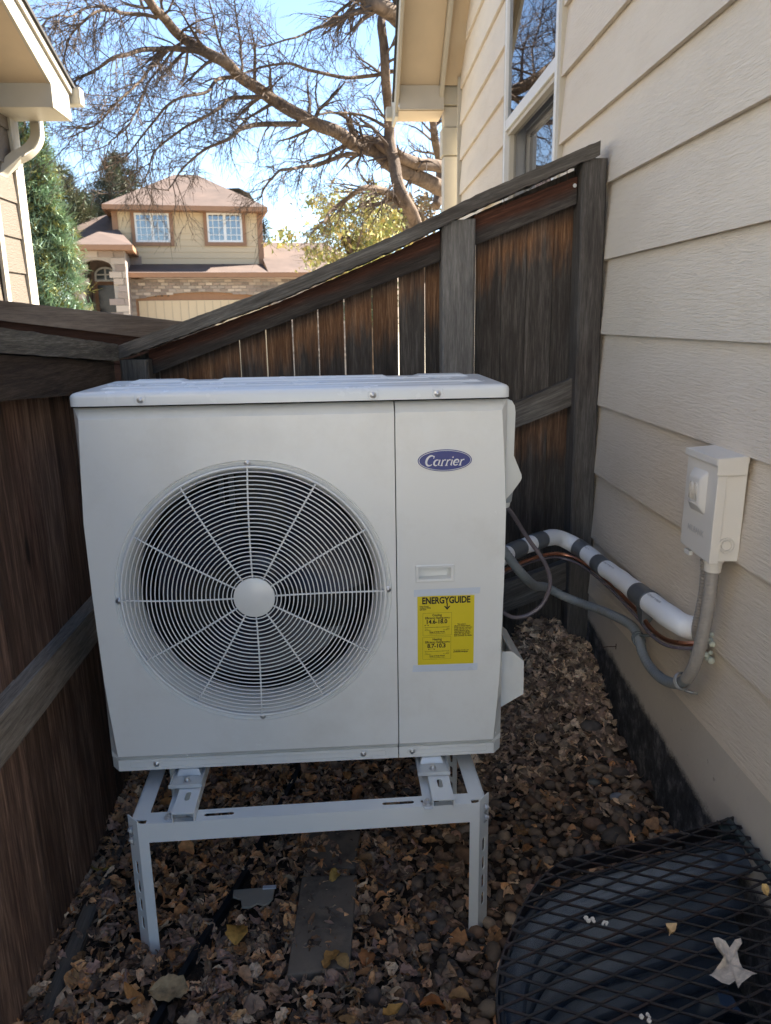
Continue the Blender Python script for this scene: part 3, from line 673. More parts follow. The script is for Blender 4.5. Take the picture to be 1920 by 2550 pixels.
# =================================================================== HEAT PUMP UNIT
hp = thing('heat_pump', 'white side-discharge heat pump with a large round fan grille standing on a metal stand', 'heat pump', (.473, .17, 0))
SEAM_X = .6922; W = .946; FC = (.367, .4385)
mb = MB(); mb.box((0,.05,0),(.0015,.34,.872)); mb.box((W-.0015,.05,0),(W,.34,.872)); mb.box((.0016,.335,0),(W-.0016,.34,.872)); mb.box((.0016,.051,0),(W-.0016,.3349,.002)); mb.box((.0016,.051,.870),(W-.0016,.3349,.872)); mb.box((SEAM_X+.01,.052,.0021),(SEAM_X+.012,.3349,.8699)); mb.build('cabinet', UNIT, hp)
SEAM = .6922
CLX = [(.028,.023),(.045,.022),(.15,.014),(.24,.009),(.45,.004),(.62,.003),(.75,.010),(.85,.0165)]
def cx_(z): return interp(CLX, z)
def panel(side):
    mb = MB(); L = side == 'L'
    X = (lambda x: x) if L else (lambda x: W-x)
    zs = [.045,.10,.15,.20,.24,.30,.36,.45,.54,.62,.68,.75,.80,.848]
    xin = .03; xs_ = SEAM-.0012 if L else W-SEAM-.0012
    # side strip
    vs = []
    for z in zs: vs += [(X(cx_(z)),0,z),(X(xin),0,z)]
    mb.add(vs, [(2*i,2*i+1,2*i+3,2*i+2) for i in range(len(zs)-1)])
    # facet to the cabinet side
    vs = []
    for z in [.0285]+zs+[.8742]:
        c = cx_(max(z,.028)) if z < .85 else .012
        yy = 0 if .045 <= z <= .848 else (.024 if z > .8 else .018)
        vs += [(X(c),yy,z),(X(-.002),.032,z),(X(-.002),.05,z)]
    mb.add(vs, [(3*i+k,3*i+1+k,3*i+4+k,3*i+3+k) for i in range(len(zs)+1) for k in (0,1)])
    z0, z1 = .045, .848
    if L:   # front plate with round opening
        N = 120; vs = []
        for k in range(N):
            a = 2*math.pi*k/N; ca, sa = math.cos(a), math.sin(a)
            t = min(((xs_-FC[0])/ca if ca > 1e-9 else (xin-FC[0])/ca if ca < -1e-9 else 9), ((z1-FC[1])/sa if sa > 1e-9 else (z0-FC[1])/sa if sa < -1e-9 else 9))
            vs += [(FC[0]+.3135*ca,0,FC[1]+.3135*sa),(FC[0]+t*ca,0,FC[1]+t*sa)]
        mb.add(vs, [(2*k,2*k+1,2*((k+1)%N)+1,2*((k+1)%N)) for k in range(N)])
        for ccx, ccz in ((xin,z0),(xs_,z0),(xs_,z1),(xin,z1)):   # corners cut by the radial quads
            an = math.atan2(ccz-FC[1], ccx-FC[0]); k = int(an/(2*math.pi)*N) if an >= 0 else int(an/(2*math.pi)*N+N)
            p, q = vs[2*k+1], vs[2*((k+1)%N)+1]; mb.add([p, q, (ccx,0,ccz)], [(0,1,2)])
    else:
        # front plate around the recessed handle
        hx0, hx1, hz0, hz1 = .739, .822, .459, .494
        A_ = [X(xin), hx1, hx0, X(xs_)]; B_ = [z0, hz0, hz1, z1]
        for i in range(3):
            for j in range(3):
                if i == 1 and j == 1: continue
                mb.add([(A_[i],0,B_[j]),(A_[i+1],0,B_[j]),(A_[i+1],0,B_[j+1]),(A_[i],0,B_[j+1])], [(0,1,2,3)])
    # top and bottom bevels, seam return
    mb.add([(X(cx_(.85)),0,z1),(X(xs_),0,z1),(X(xs_),.024,.8742),(X(.012),.024,.8742)], [(0,1,2,3)])
    mb.add([(X(cx_(.045)),0,z0),(X(xs_),0,z0),(X(xs_),.018,.0285),(X(cx_(.028)),.018,.0285)], [(0,1,2,3)])
    mb.add([(X(xs_),0,z0),(X(xs_),0,z1),(X(xs_),.016,.8742),(X(xs_),.03,.8742),(X(xs_),.03,.0285),(X(xs_),.016,.0285)], [(0,1,2,3,4,5)])
    # base strip with shallow pressed slot
    c = .018; yb = .011
    mb.add([(X(-.002),.035,.0),(X(-.002),.035,.0283),(X(c),yb,.0283),(X(c),yb,0),(X(xs_),yb,0),(X(xs_),yb,.0283),(X(c),.03,.0283),(X(xs_),.03,.0283),(X(-.002),.035,0),(X(c),.05,0),(X(xs_),.05,0)],
           [(0,1,2,3),(3,2,5,4),(2,6,7,5),(1,6,2),(3,4,10,9),(8,3,9)])
    o = mb.build('front_panel', UNIT, hp)
    x0, x1 = (.045, xs_-.03) if L else (.035, xs_-.02)
    sl_ = MB(); pts = []
    for k in range(24):
        a = 2*math.pi*k/24; ca, sa = math.cos(a), math.sin(a)
        pts.append(X((x1-.006 if ca > 0 else x0+.006)+.006*ca), ) if False else pts.append((X((x1-.006 if ca > 0 else x0+.006)+.006*ca), yb-.0005, .0145+.007*sa))
    sl_.tube(pts, .0009, 5, closed=True); sl_.build('pressed_rim', UNIT, o, smooth=True)
    return o
fpL = panel('L'); fpR = panel('R')
# bezel + duct
mb = MB(); mb.lathe([(.3137,-.0006),(.3128,.0030),(.3105,.0045),(.3085,.0015),(.3060,.0030),(.3000,.0060),(.2950,.0085),(.2920,.012),(.2860,.022),(.2780,.045),(.2755,.070),(.2765,.090)], (FC[0],0,FC[1]), 'Y', 120)
mb.build('fan_duct', UNIT, hp, smooth=True, auto=50)
# dark inside: tube + coil face with fins
mb = MB(); mb.lathe([(.2766,.089),(.280,.10),(.280,.290)], (FC[0],0,FC[1]), 'Y', 48); mb.build('fan_chamber', DARK, hp)
MB().lathe([(0,.29),(.28,.29)], (FC[0],0,FC[1]), 'Y', 48).build('coil', COIL, hp)
for z0_, z1_, xx in ((.18,.30,.283),(.18,.70,.296),(.55,.70,.270)):
    MB().box((xx-.006,.235,z0_),(xx+.006,.25,z1_)).build('motor_bracket', BRK, hp)
MB().lathe([(0,.13),(.05,.13),(.062,.14),(.062,.20)], (FC[0],0,FC[1]), 'Y', 32).build('fan_hub', BLADE, hp, smooth=True, auto=40)
for b in range(3):
    mb = MB(); vs = []; nr, na = 8, 12
    for i in range(nr+1):
        r = .058+.198*i/nr
        for j in range(na+1):
            t = j/na; a = b*2*math.pi/3 + .35 + (t-.5)*(1.15+.35*i/nr) + .35*(i/nr)**2
            vs.append((FC[0]+r*math.cos(a), .105+.075*t+.01*math.sin(3*t), FC[1]+r*math.sin(a)))
    mb.add(vs, [(i*(na+1)+j,i*(na+1)+j+1,(i+1)*(na+1)+j+1,(i+1)*(na+1)+j) for i in range(nr) for j in range(na)]); mb.build('fan_blade', BLADE, hp, smooth=True)
# grille
GRL = plain('white_wire', (.80,.81,.80), .35, var=.02)
MB().lathe([(.3005,.0015),(.3015,-.003),(.2985,-.0055),(.2955,-.003),(.2960,.0015)], (FC[0],0,FC[1]), 'Y', 96).build('fan_grille', GRL, hp, smooth=True)
gr = [o for o in hp.children if o.name.startswith('fan_grille')][0]
def gy(r): return -.004-.010*(1-((r-.05)/.25)**2)
NR = 26
for k in range(NR):
    r = .0515+(.2885-.0515)*k/(NR-1)
    MB().tube([(FC[0]+r*math.cos(a), gy(r), FC[1]+r*math.sin(a)) for a in np.linspace(0, 2*math.pi, 96, endpoint=False)], .0014, 6, closed=True).build('wire_ring', GRL, gr, smooth=True)
for k in range(12):
    a = math.pi/2 + k*math.pi/6 + .035
    P = [(FC[0]+r*math.cos(a-.035*(r-.05)/.25*1.0), gy(r)+.003, FC[1]+r*math.sin(a-.035*(r-.05)/.25)) for r in np.linspace(.044,.297,9)]
    MB().tube(P, .0021, 6).build('spoke', GRL, gr, smooth=True)
MB().lathe([(0,-.0170),(.043,-.0165),(.0465,-.0150),(.0470,-.010)], (FC[0],0,FC[1]), 'Y', 48).build('grille_hub', UNIT, gr, smooth=True, auto=40)
def screw(par, x, y, z, r=.0042, axis='Y', sgn=-1):
    mb = MB(); mb.lathe([(0,sgn*.0030),(r*.5,sgn*.0029),(r*.85,sgn*.0018),(r,0),(r*1.7,sgn*.0002),(r*1.75,0)], (x,y,z), axis, 16)
    return mb.build('screw', BOLT, par, smooth=True)
for x, z in ((.368,.7445),(.672,.4425),(.3695,.1365),(.0622,.438)):
    MB().lathe([(0,-.0018),(.0068,-.0016),(.0075,.001)], (x,-.0005,z), 'Y', 20).build('grille_tab', GRL, gr, smooth=True); screw(gr, x, -.0023, z)
for x in (.107,.606): screw(fpL, x, .0100, .015)
screw(fpR, .726, .0100, .0165)
# lid with rounded shoulders and pressed ribs
MB().box((.004,.004,.8725),(W-.004,.335,.8762)).build('lid_gap', DARK, hp)
mb = MB(); prof = [(.0, .8765), (.0, .894), (.0015, .8985), (.006, .9025), (.014, .905)]
vs = []; n = 0
def rrect(ins, z, r=.022):
    out = []; x0, x1, y0, y1 = -.001+ins, W+.001-ins, -.006+ins, .348-ins; r = max(r-ins, .004)
    for (ccx, ccy, a0) in ((x1-r,y0+r,-90),(x1-r,y1-r,0),(x0+r,y1-r,90),(x0+r,y0+r,180)):
        for k in range(5): a = R_(a0+k*22.5); out.append((ccx+r*math.cos(a), ccy+r*math.sin(a), z))
    return out
loops = [rrect(i_, z_) for i_, z_ in prof]; m_ = len(loops[0])
for L_ in loops: vs += L_
fs = [(j*m_+k, j*m_+(k+1)%m_, (j+1)*m_+(k+1)%m_, (j+1)*m_+k) for j in range(len(loops)-1) for k in range(m_)]
fs += [tuple((len(loops)-1)*m_+k for k in range(m_)), tuple(range(m_))[::-1]]
mb.add(vs, fs); lid = mb.build('lid', LIDM, hp, smooth=True, auto=50)
def rib(x0, x1, y0, y1, h=.006, s=.008, name='pressed_rib'):
    h *= .6
    mb = MB(); z = .9045
    a = [(x0,y0,z),(x1,y0,z),(x1,y1,z),(x0,y1,z)]; b = [(x0+s*2,y0+s,z+h),(x1-s*2,y0+s,z+h),(x1-s*2,y1-s,z+h),(x0+s*2,y1-s,z+h)]
    mb.add(a+b, [(4,5,6,7),(0,1,5,4),(1,2,6,5),(2,3,7,6),(3,0,4,7)]); return mb.build(name, LIDM, lid, bevel=.0015, smooth=True, auto=50)
rib(.10,.86,.030,.062); rib(.04,.905,.085,.120,.0075); rib(.12,.845,.150,.178); rib(.19,.80,.215,.243,.008); rib(.06,.20,.255,.325,.009); rib(.76,.90,.255,.325,.009); rib(.27,.70,.285,.320,.009)
for x in (.151,.646,.786):
    mb = MB(); mb.tube([(x-.010,-.0063,.8985),(x-.0115,-.0063,.886),(x-.008,-.0063,.8795),(x+.008,-.0063,.8795),(x+.0115,-.0063,.886),(x+.010,-.0063,.8985)], .0010, 5); mb.build('screw_recess', LIDM, lid, smooth=True)
    screw(lid, x, -.006, .8872, .0042)
# handle recess
mb = MB(); hx0, hx1, hz0, hz1 = .739, .822, .459, .494
def ring2(a, b):
    return [(0,1,5,4),(1,2,6,5),(2,3,7,6),(3,0,4,7)]
o4 = lambda e, y: [(hx0-e,y,hz0-e),(hx1+e,y,hz0-e),(hx1+e,y,hz1+e),(hx0-e,y,hz1+e)]
mb.add(o4(.0035,-.0002)+o4(.0015,-.0025), ring2(0,0)); mb.add(o4(.0015,-.0025)+o4(-.004,-.0020), ring2(0,0)); mb.add(o4(-.004,-.0020)+[(hx0+.004,.020,hz0+.004),(hx1-.010,.020,hz0+.006),(hx1-.010,.020,hz1-.009),(hx0+.004,.020,hz1-.009)], ring2(0,0)+[(4,5,6,7)])
mb.build('handle', UNIT, hp)
# ---- text helper
def text_mesh(txt, size, bold=0, shear=0, sx=1, align='CENTER'):
    cu = bpy.data.curves.new('txt', 'FONT'); cu.body = txt; cu.size = size; cu.offset = bold; cu.shear = shear; cu.align_x = align; cu.resolution_u = 4
    ob = bpy.data.objects.new('txt', cu); COL.objects.link(ob); bpy.context.view_layer.update()
    me = bpy.data.meshes.new_from_object(ob.evaluated_get(bpy.context.evaluated_depsgraph_get()))
    v = [(p.co.x*sx, p.co.y) for p in me.vertices]; f = [tuple(p.vertices) for p in me.polygons]
    bpy.data.objects.remove(ob); bpy.data.curves.remove(cu); bpy.data.meshes.remove(me); return v, f
def put_text(mb, txt, size, o, ux, uy, **kw):
    v, f = text_mesh(txt, size, **kw); o, ux, uy = np.array(o, float), np.array(ux, float), np.array(uy, float)
    return mb.add([o+ux*a+uy*b for a, b in v], f)
XV, ZV = (1,0,0), (0,0,1)
# badge
bx_, bz_ = .8025, .740
def ell(rx, rz_, y, n=48): return [(bx_+rx*math.cos(2*math.pi*k/n), y, bz_+rz_*math.sin(2*math.pi*k/n)) for k in range(n)]
badge = MB().prism(ell(.0605,.0245,-.0025), (0,.003,0)).build('logo_badge', BLUE, hp)
mb = MB(); a_, b_ = ell(.0585,.0228,-.0029), ell(.0572,.0216,-.0029); mb.add(a_+b_, [(k,(k+1)%48,48+(k+1)%48,48+k) for k in range(48)]); mb.build('badge_line', WHT, badge)
# the name in slanted brush strokes with small serifs
def strokes(mb, S, ox, oz, k, y=-.0031, sh=.28):
    for st in S:
        P = [Vector((ox+(p[0]+p[1]*sh)*k, oz+p[1]*k)) for p in st]
        w_ = [(p[2] if len(p) > 2 else .10)*k for p in st]
        L_, R2 = [], []
        for i, p in enumerate(P):
            t = (P[min(i+1,len(P)-1)]-P[max(i-1,0)]).normalized(); nn = Vector((-t.y, t.x))
            L_.append(p+nn*w_[i]); R2.append(p-nn*w_[i])
        vs = [(q.x, y, q.y) for q in L_]+[(q.x, y-.00001, q.y) for q in R2]; m = len(P)
        mb.add(vs, [(i,i+1,m+i+1,m+i) for i in range(m-1)])
def arcp(cx0, cz0, rx, rz0, a0, a1, n, w0, w1): return [(cx0+rx*math.cos(R_(a0+(a1-a0)*i/n)), cz0+rz0*math.sin(R_(a0+(a1-a0)*i/n)), w0+(w1-w0)*math.sin(math.pi*i/n)) for i in range(n+1)]
GC = [arcp(.62,.72,.55,.70,48,312,16,.05,.15), [(1.02,1.38,.05),(.98,1.02,.05)]]
Ga = [arcp(.42,.42,.36,.40,60,300,12,.05,.12), [(.78,.84,.09),(.74,.10,.09),(.95,.03,.05)]]
Gr = [[(.12,.80,.05),(.25,.80,.07),(.25,0,.10)], [(.25,.52,.05),(.42,.78,.07),(.64,.80,.10)], [(.08,.0,.045),(.44,.0,.045)]]
Gi = [[(.08,.78,.05),(.22,.80,.07),(.22,.06,.10),(.40,.0,.05)], arcp(.22,1.14,.05,.05,0,360,8,.06,.06)]
Ge = [[(.10,.42,.05),(.72,.42,.05)], arcp(.42,.42,.34,.40,0,320,14,.06,.11)]
mb = MB(); kx = .0182; x = bx_-.0455; z = bz_-.0115
for G, adv in ((GC,1.18),(Ga,.98),(Gr,.68),(Gr,.68),(Gi,.46),(Ge,.82),(Gr,.68)):
    strokes(mb, G, x, z, kx*.88); x += adv*kx*.86
mb.build('badge_lettering', WHT, badge)
# sticker
ex0, ex1, ez0, ez1 = .7395, .8725, .250, .4225
stk = MB().add([(ex0,-.0008,ez0),(ex1,-.0008,ez0-.001),(ex1+.0005,-.0008,ez1-.002),(ex0,-.0008,ez1)], [(0,1,2,3)]).build('energy_sticker', YEL, hp)
S = (ex1-ex0)/1030.   # metres per sticker unit (measured in crop pixels)
def ep(u, v): return (ex0+(u-222)*S, -.0012, ez1-(v-700)*S*1.0)
mb = MB()
put_text(mb, 'ENERGYGUIDE', 172*S, ep(742,850), XV, ZV, bold=6.5*S, sx=.765)
put_text(mb, 'Heat Pump', 36*S, ep(262,910), XV, ZV, align='LEFT', bold=1*S); put_text(mb, 'Cooling and Heating', 36*S, ep(262,938), XV, ZV, align='LEFT', sx=.66, bold=1*S); put_text(mb, 'Split System', 36*S, ep(262,970), XV, ZV, align='LEFT', sx=.7, bold=1*S)
def eb(u0, v0, u1, v1):
    a, b = ep(u0, v1), ep(u1, v0); mb.add([(a[0],a[1],a[2]),(b[0],a[1],a[2]),(b[0],a[1],b[2]),(a[0],a[1],b[2])], [(0,1,2,3)])
def etri(u, v, w_, h): a, b, c = ep(u-w_, v), ep(u+w_, v), ep(u, v+h); mb.add([a, b, c], [(0,1,2)])
eb(750,848,772,925); mb.add([ep(700,905),ep(725,905),ep(761,935),ep(797,905),ep(822,905),ep(761,978)], [(0,1,2,5),(2,3,4,5)])
def frame(u0, v0, u1, v1, t=3):
    eb(u0,v0,u1,v0+t); eb(u0,v1-t,u1,v1); eb(u0,v0,u0+t,v1); eb(u1-t,v0,u1,v1)
frame(318,1030,845,1468); frame(312,1498,832,1935)
for v0, head, rate, rng_, tri, ends in ((1030,'Cooling','(SEER2)*','14.6-18.0',(360,415),('13.4','35.0')),(1500,'Heating','(HSPF2)*','8.7-10.3',(425,525),('7.5','13.5'))):
    put_text(mb, head, 60*S, ep(578,v0+62), XV, ZV, bold=1.2*S, sx=.9); put_text(mb, 'Efficiency Rating', 60*S, ep(525,v0+115), XV, ZV, bold=1.2*S, sx=.85); put_text(mb, rate, 34*S, ep(760,v0+112), XV, ZV, bold=1*S)
    put_text(mb, rng_, 110*S, ep(568,v0+205), XV, ZV, bold=3.2*S, sx=.95)
    for u in tri: etri(u, v0+228, 13, 24)
    eb(tri[0],v0+226,tri[1],v0+230); eb(355,v0+275,798,v0+280)
    for u in (357,465,575,685,796): eb(u-2,v0+(255 if u in (357,796) else 266),u+2,v0+285)
    put_text(mb, ends[0], 32*S, ep(378,v0+318), XV, ZV); put_text(mb, ends[1], 32*S, ep(775,v0+318), XV, ZV)
    put_text(mb, 'Least Efficient', 26*S, ep(408,v0+340), XV, ZV, sx=.8); put_text(mb, 'Most Efficient', 26*S, ep(745,v0+340), XV, ZV, sx=.8)
    put_text(mb, 'Range of Similar Models', 34*S, ep(580,v0+378), XV, ZV, bold=1*S, sx=.85); put_text(mb, '* Seasonal Energy Efficiency Ratio 2', 26*S, ep(580,v0+408), XV, ZV, sx=.8)
for i, s_ in enumerate(("       This system's","efficiency ratings depend","on the coil your contractor","installs with this unit. The","heating efficiency rating","varies slightly in different","geographic regions. Ask","your contractor for details.")):
    put_text(mb, s_, 36*S, ep(890,1275+i*32), XV, ZV, align='LEFT', bold=.8*S, sx=.82)
put_text(mb, 'For energy cost info, visit', 34*S, ep(880,1780), XV, ZV, align='LEFT', sx=.8); put_text(mb, 'productinfo.energy.gov', 34*S, ep(880,1812), XV, ZV, align='LEFT', bold=1.4*S, sx=.85)
mb.build('sticker_print', INK, stk)
for P4 in (((.731,.4215),(.8845,.4245),(.8865,.4395),(.7315,.4385)), ((.7265,.2330),(.8815,.2315),(.8825,.2490),(.7285,.2500))):
    mb = MB(); n = 12; vs = []
    for i in range(n+1):
        t = i/n; a = (P4[0][0]+(P4[1][0]-P4[0][0])*t, P4[0][1]+(P4[1][1]-P4[0][1])*t); b = (P4[3][0]+(P4[2][0]-P4[3][0])*t, P4[3][1]+(P4[2][1]-P4[3][1])*t)
        vs += [(a[0],-.0016-.0004*(i%2),a[1]),(b[0],-.0016,b[1])]
    mb.add(vs, [(2*i,2*i+2,2*i+3,2*i+1) for i in range(n)]); mb.build('tape_strip', TAPEC, hp)
# service cover on the right side with angled pocket
mb = MB(); pr_ = [(0,.865),(.020,.862),(.027,.850),(.029,.835),(.0275,.735),(.0465,.690),(.0475,.682),(.045,.675),(.026,.648),(.002,.622),(0,.62)]
mb.prism([(W-.001+a, .062, z) for a, z in pr_], (0,.19,0)); mb.build('service_cover', PLAST, hp, bevel=.003, smooth=True, auto=40)
mb = MB(); mb.tube([(W+.010,.10,.665),(W+.016,.10,.640),(W+.016,.10,.622),(W+.012,.10,.612)], [.018,.019,.016,.013], 16); mb.build('cable_gland', plain('grey_gland', (.34,.37,.38), .4), hp, smooth=True)
mb = MB(); mb.tube([(W+.010,.10,.617),(W+.011,.10,.604)], [.019,.016], 18); mb.build('gland_nut', PLAST, hp, bevel=.002)
# valve cover, open-topped pocket
mb = MB()
def vprof(t): return [(W, .235-.0*t), (W+.040, .235), (W+.070, .208), (W+.071, .118), (W, .076)]
o_, th = vprof(0), .004
mb.prism([(a, .085, z) for a, z in o_], (0,.004,0)); mb.prism([(a, .285, z) for a, z in o_], (0,.004,0))
mb.hexa([(W+.040,.0891,.2349),(W+.0699,.0891,.2079),(W+.0665,.0891,.2055),(W+.037,.0891,.232),(W+.040,.2849,.2349),(W+.0699,.2849,.2079),(W+.0665,.2849,.2055),(W+.037,.2849,.232)])
mb.hexa([(W+.0699,.0891,.2074),(W+.0709,.0891,.118),(W+.067,.0891,.120),(W+.066,.0891,.2054),(W+.0699,.2849,.2074),(W+.0709,.2849,.118),(W+.067,.2849,.120),(W+.066,.2849,.2054)])
mb.hexa([(W+.0705,.0891,.1175),(W,.0891,.0765),(W,.0891,.0805),(W+.068,.0891,.121),(W+.0705,.2849,.1175),(W,.2849,.0765),(W,.2849,.0805),(W+.068,.2849,.121)])
mb.build('valve_cover', UNIT, hp)
# feet
for x in (.183, .773):
    mb = MB(); mb.box((x-.039,-.042,-.019),(x+.039,.05,-.0155)); ft = mb.build('mounting_foot', GALV, hp, bevel=.0015)
    for sx_ in (-.037,.036): MB().box((x+sx_,-.042,-.0154),(x+sx_+.0018,.05,-.009)).build('foot_rim', GALV, ft)
    MB().box((x-.039,-.0435,-.019),(x+.039,-.0422,-.010)).build('foot_rim', GALV, ft)
    mb = MB(); mb.hexa([(x-.03,.0,-.0154),(x+.03,.0,-.0154),(x+.03,.05,-.0154),(x-.03,.05,-.0154),(x-.024,.008,-.001),(x+.024,.008,-.001),(x+.024,.05,-.001),(x-.024,.05,-.001)]); mb.build('foot_embossing', GALV, ft, bevel=.003)
    MB().lathe([(0,.009),(.005,.008),(.007,.004),(.007,.001),(.011,.001),(.011,-.001)], (x,-.018,-.0155), 'Z', 14).build('bolt', BOLT, ft, smooth=True, auto=30)

# =================================================================== STAND
st = thing('stand', 'white slotted steel equipment stand carrying the heat pump above the leaves', 'stand', (.48, .1, -.4))
YF0, YF1, ZT = -.130, .36, -.047
def TR(x, y, z):  # the frame sits about a degree askew
    a = R_(.9); dx, dy = x-.48, y-.12; return (.48+dx*math.cos(a)-dy*math.sin(a), .12+dx*math.sin(a)+dy*math.cos(a)+.004, z)
def tb(mb, a, b):
    x0,y0,z0 = a; x1,y1,z1 = b
    mb.hexa([TR(x0,y0,z0),TR(x1,y0,z0),TR(x1,y1,z0),TR(x0,y1,z0),TR(x0,y0,z1),TR(x1,y0,z1),TR(x1,y1,z1),TR(x0,y1,z1)])
def slotted(mb, u0, u1, v0, v1, slots, f):   # plate in (u,v) with round-ended slots; f maps (u,v,side)
    us = sorted([u0, u1]+[q for s_ in slots for q in s_]); vm, sh = (v0+v1)/2, .0060
    def slab(ua, ub, va, vb):
        mb.hexa([f(ua,va,0),f(ub,va,0),f(ub,vb,0),f(ua,vb,0),f(ua,va,1),f(ub,va,1),f(ub,vb,1),f(ua,vb,1)])
    slab(u0,u1,v0,vm-sh); slab(u0,u1,vm+sh,v1)
    prev = u0
    for a, b in slots: slab(prev, a, vm-sh, vm+sh); prev = b
    slab(prev, u1, vm-sh, vm+sh)
    for a, b in slots:
        for c, sg in ((a, 1), (b, -1)):
            for q in (-1, 1):
                pts = [(c, q*sh)]+[(c+sg*(sh-sh*math.cos(R_(t))), q*sh*math.sin(R_(t))) for t in (0,30,60,90)]
                mb.add([f(u_, vm+v_, 0) for u_, v_ in pts]+[f(u_, vm+v_, 1) for u_, v_ in pts], [tuple(range(5)), tuple(range(9,4,-1)), (1,2,7,6),(2,3,8,7),(3,4,9,8)])
X0, X1 = .068, .884
for yf, sg in ((YF0, 1), (YF1, -1)):
    mb = MB()
    slotted(mb, X0+.037, X1-.037, 0, .040, [(.145,.215),(.232,.300),(.640,.715),(.73,.81)], lambda u, v, s_: TR(u, yf+sg*v, ZT-.0022*s_))
    tb(mb, (X0+.019,min(yf,yf-sg*.0022),ZT-.048), (X1-.019,max(yf,yf-sg*.0022),ZT+.0005))
    mb.build('crossbeam', STANDM, st)
for xa, sg in ((X0, 1), (X1, -1)):
    mb = MB(); a, b = sorted((xa+sg*.001, xa+sg*.038)); tb(mb, (a,YF0+.018,ZT-.0050), (b,YF1-.018,ZT-.0024)); a, b = sorted((xa, xa+sg*.0022)); tb(mb, (a,YF0+.036,ZT-.046), (b,YF1-.036,ZT-.0024))
    mb.build('side_beam', STANDM, st)
    for yf, sy_ in ((YF0, 1), (YF1, -1)):
        mb = MB(); zg = gz(xa, yf, False)-.02; ch = .014; t_ = .0025; fwid = .047
        if sy_ == 1: zg = -.405
        # obtuse angle-iron leg: front flange, then a slotted flange folded back outwards
        y0 = yf-sy_*.0026
        K = [(xa+sg*.041, y0), (xa+sg*.0185, y0), (xa-sg*.009, y0+sy_*.029)]
        tk = [(0, sy_*.0025), (sg*.0008, sy_*.0025), (sg*.0022, sy_*.0012)]
        ztp = [ZT-.0030, ZT+.0035, ZT+.011]
        P0, P1 = K, [(p[0]+q[0], p[1]+q[1]) for p, q in zip(K, tk)]
        mb.hexa([TR(*P0[0],zg),TR(*P0[1],zg),TR(*P1[1],zg),TR(*P1[0],zg),TR(*P0[0],ztp[0]),TR(*P0[1],ztp[1]),TR(*P1[1],ztp[1]),TR(*P1[0],ztp[0])])
        ux, uy = K[2][0]-K[1][0], K[2][1]-K[1][1]; ll = math.hypot(ux, uy)
        slotted(mb, zg, ZT+.008, 0, ll, sorted([(-.150-k*.050-.036, -.150-k*.050) for k in range(4)]), lambda u, v, s_: TR(K[1][0]+ux*v/ll+tk[2][0]*s_, K[1][1]+uy*v/ll+tk[2][1]*s_, u))
        leg = mb.build('leg', STANDM, st)
        for zb_ in (ZT-.022, ZT-.048):
            c = TR((K[1][0]+K[2][0])/2, (K[1][1]+K[2][1])/2, zb_)
            MB().lathe([(0,-sg*.012),(.0045,-sg*.0115),(.005,-sg*.006),(.0095,-sg*.006),(.0095,-sg*.0012),(.0125,-sg*.001),(.0125,0)], c, 'X', 10).build('bolt', BOLT, leg, smooth=True, auto=35)
for x0_, x1_ in ((.150,.219),(.739,.808)):   # two slotted channels the feet bolt to
    mb = MB(); w0 = x0_+.019
    slotted(mb, YF0-.008, YF1+.01, w0, x1_, [(-.09,-.055),(.28,.315)], lambda u, v, s_: (v, u, -.0215-.0022*s_))
    mb.box((x1_-.0022,YF0-.008,ZT+.001),(x1_,YF1+.01,-.0238)); mb.box((w0,YF0-.008,ZT+.001),(w0+.0022,YF1+.01,-.0238)); mb.box((x0_,YF0-.008,ZT+.0006),(w0-.0001,YF1+.01,ZT+.003))
    ch_ = mb.build('mounting_rail', STANDM, st)
    MB().lathe([(0,.014),(.0045,.0135),(.0048,.008),(.0085,.0078),(.009,.002),(.012,.0015),(.012,0)], (x0_+.009,YF0+.012,ZT+.003), 'Z', 10).build('bolt', BOLT, ch_, smooth=True, auto=35)

# =================================================================== DISCONNECT BOX
db = thing('disconnect_box', 'taupe metal electrical disconnect box screwed to the beige siding', 'electrical box', (1.35, -.14, .5))
BY0, BY1 = -.182, -.040      # along the wall
bxo = 1.336                   # outer face
mb = MB(); lean = .018
def bp(x, y, z): return (x+(z-.545)*lean-.0, y+.0, z)
bw = 1.398
BZ0, BZ1 = .540, .757
mb.hexa([bp(bxo+.012,BY0+.006,BZ0),bp(bw,BY0,BZ0),bp(bw,BY1,BZ0),bp(bxo+.012,BY1-.006,BZ0),bp(bxo+.012,BY0+.006,BZ1),bp(bw,BY0,BZ1),bp(bw,BY1,BZ1),bp(bxo+.012,BY1-.006,BZ1)])
mb.build('box_body', BOXM, db, bevel=.0015)
mb = MB(); mb.box((0,0,0),(1,1,1)); mb = MB()
mb.hexa([bp(bxo,BY0,BZ0-.004),bp(bxo+.020,BY0-.001,BZ0-.004),bp(bxo+.020,BY1+.001,BZ0+.004),bp(bxo,BY1,BZ0+.004),bp(bxo,BY0,BZ1-.012),bp(bxo+.020,BY0-.001,BZ1-.012),bp(bxo+.020,BY1+.001,BZ1-.012),bp(bxo,BY1,BZ1-.012)])
cov = mb.build('cover', BOXM, db, bevel=.002)
yc = (BY0+BY1)/2
mb = MB(); za, zb_ = .632, .725
a4 = [bp(bxo-.0002,yc-.030,za),bp(bxo-.0002,yc+.038,za),bp(bxo-.0002,yc+.038,zb_),bp(bxo-.0002,yc-.030,zb_)]; b4 = [bp(bxo-.013,yc-.020,za+.018),bp(bxo-.013,yc+.029,za+.018),bp(bxo-.013,yc+.029,zb_-.016),bp(bxo-.013,yc-.020,zb_-.016)]
mb.add(a4+b4, [(4,5,6,7),(0,1,5,4),(1,2,6,5),(2,3,7,6),(3,0,4,7)]); emb = mb.build('embossed_grip', BOXM, cov, bevel=.005, smooth=True, auto=60)
mb = MB()
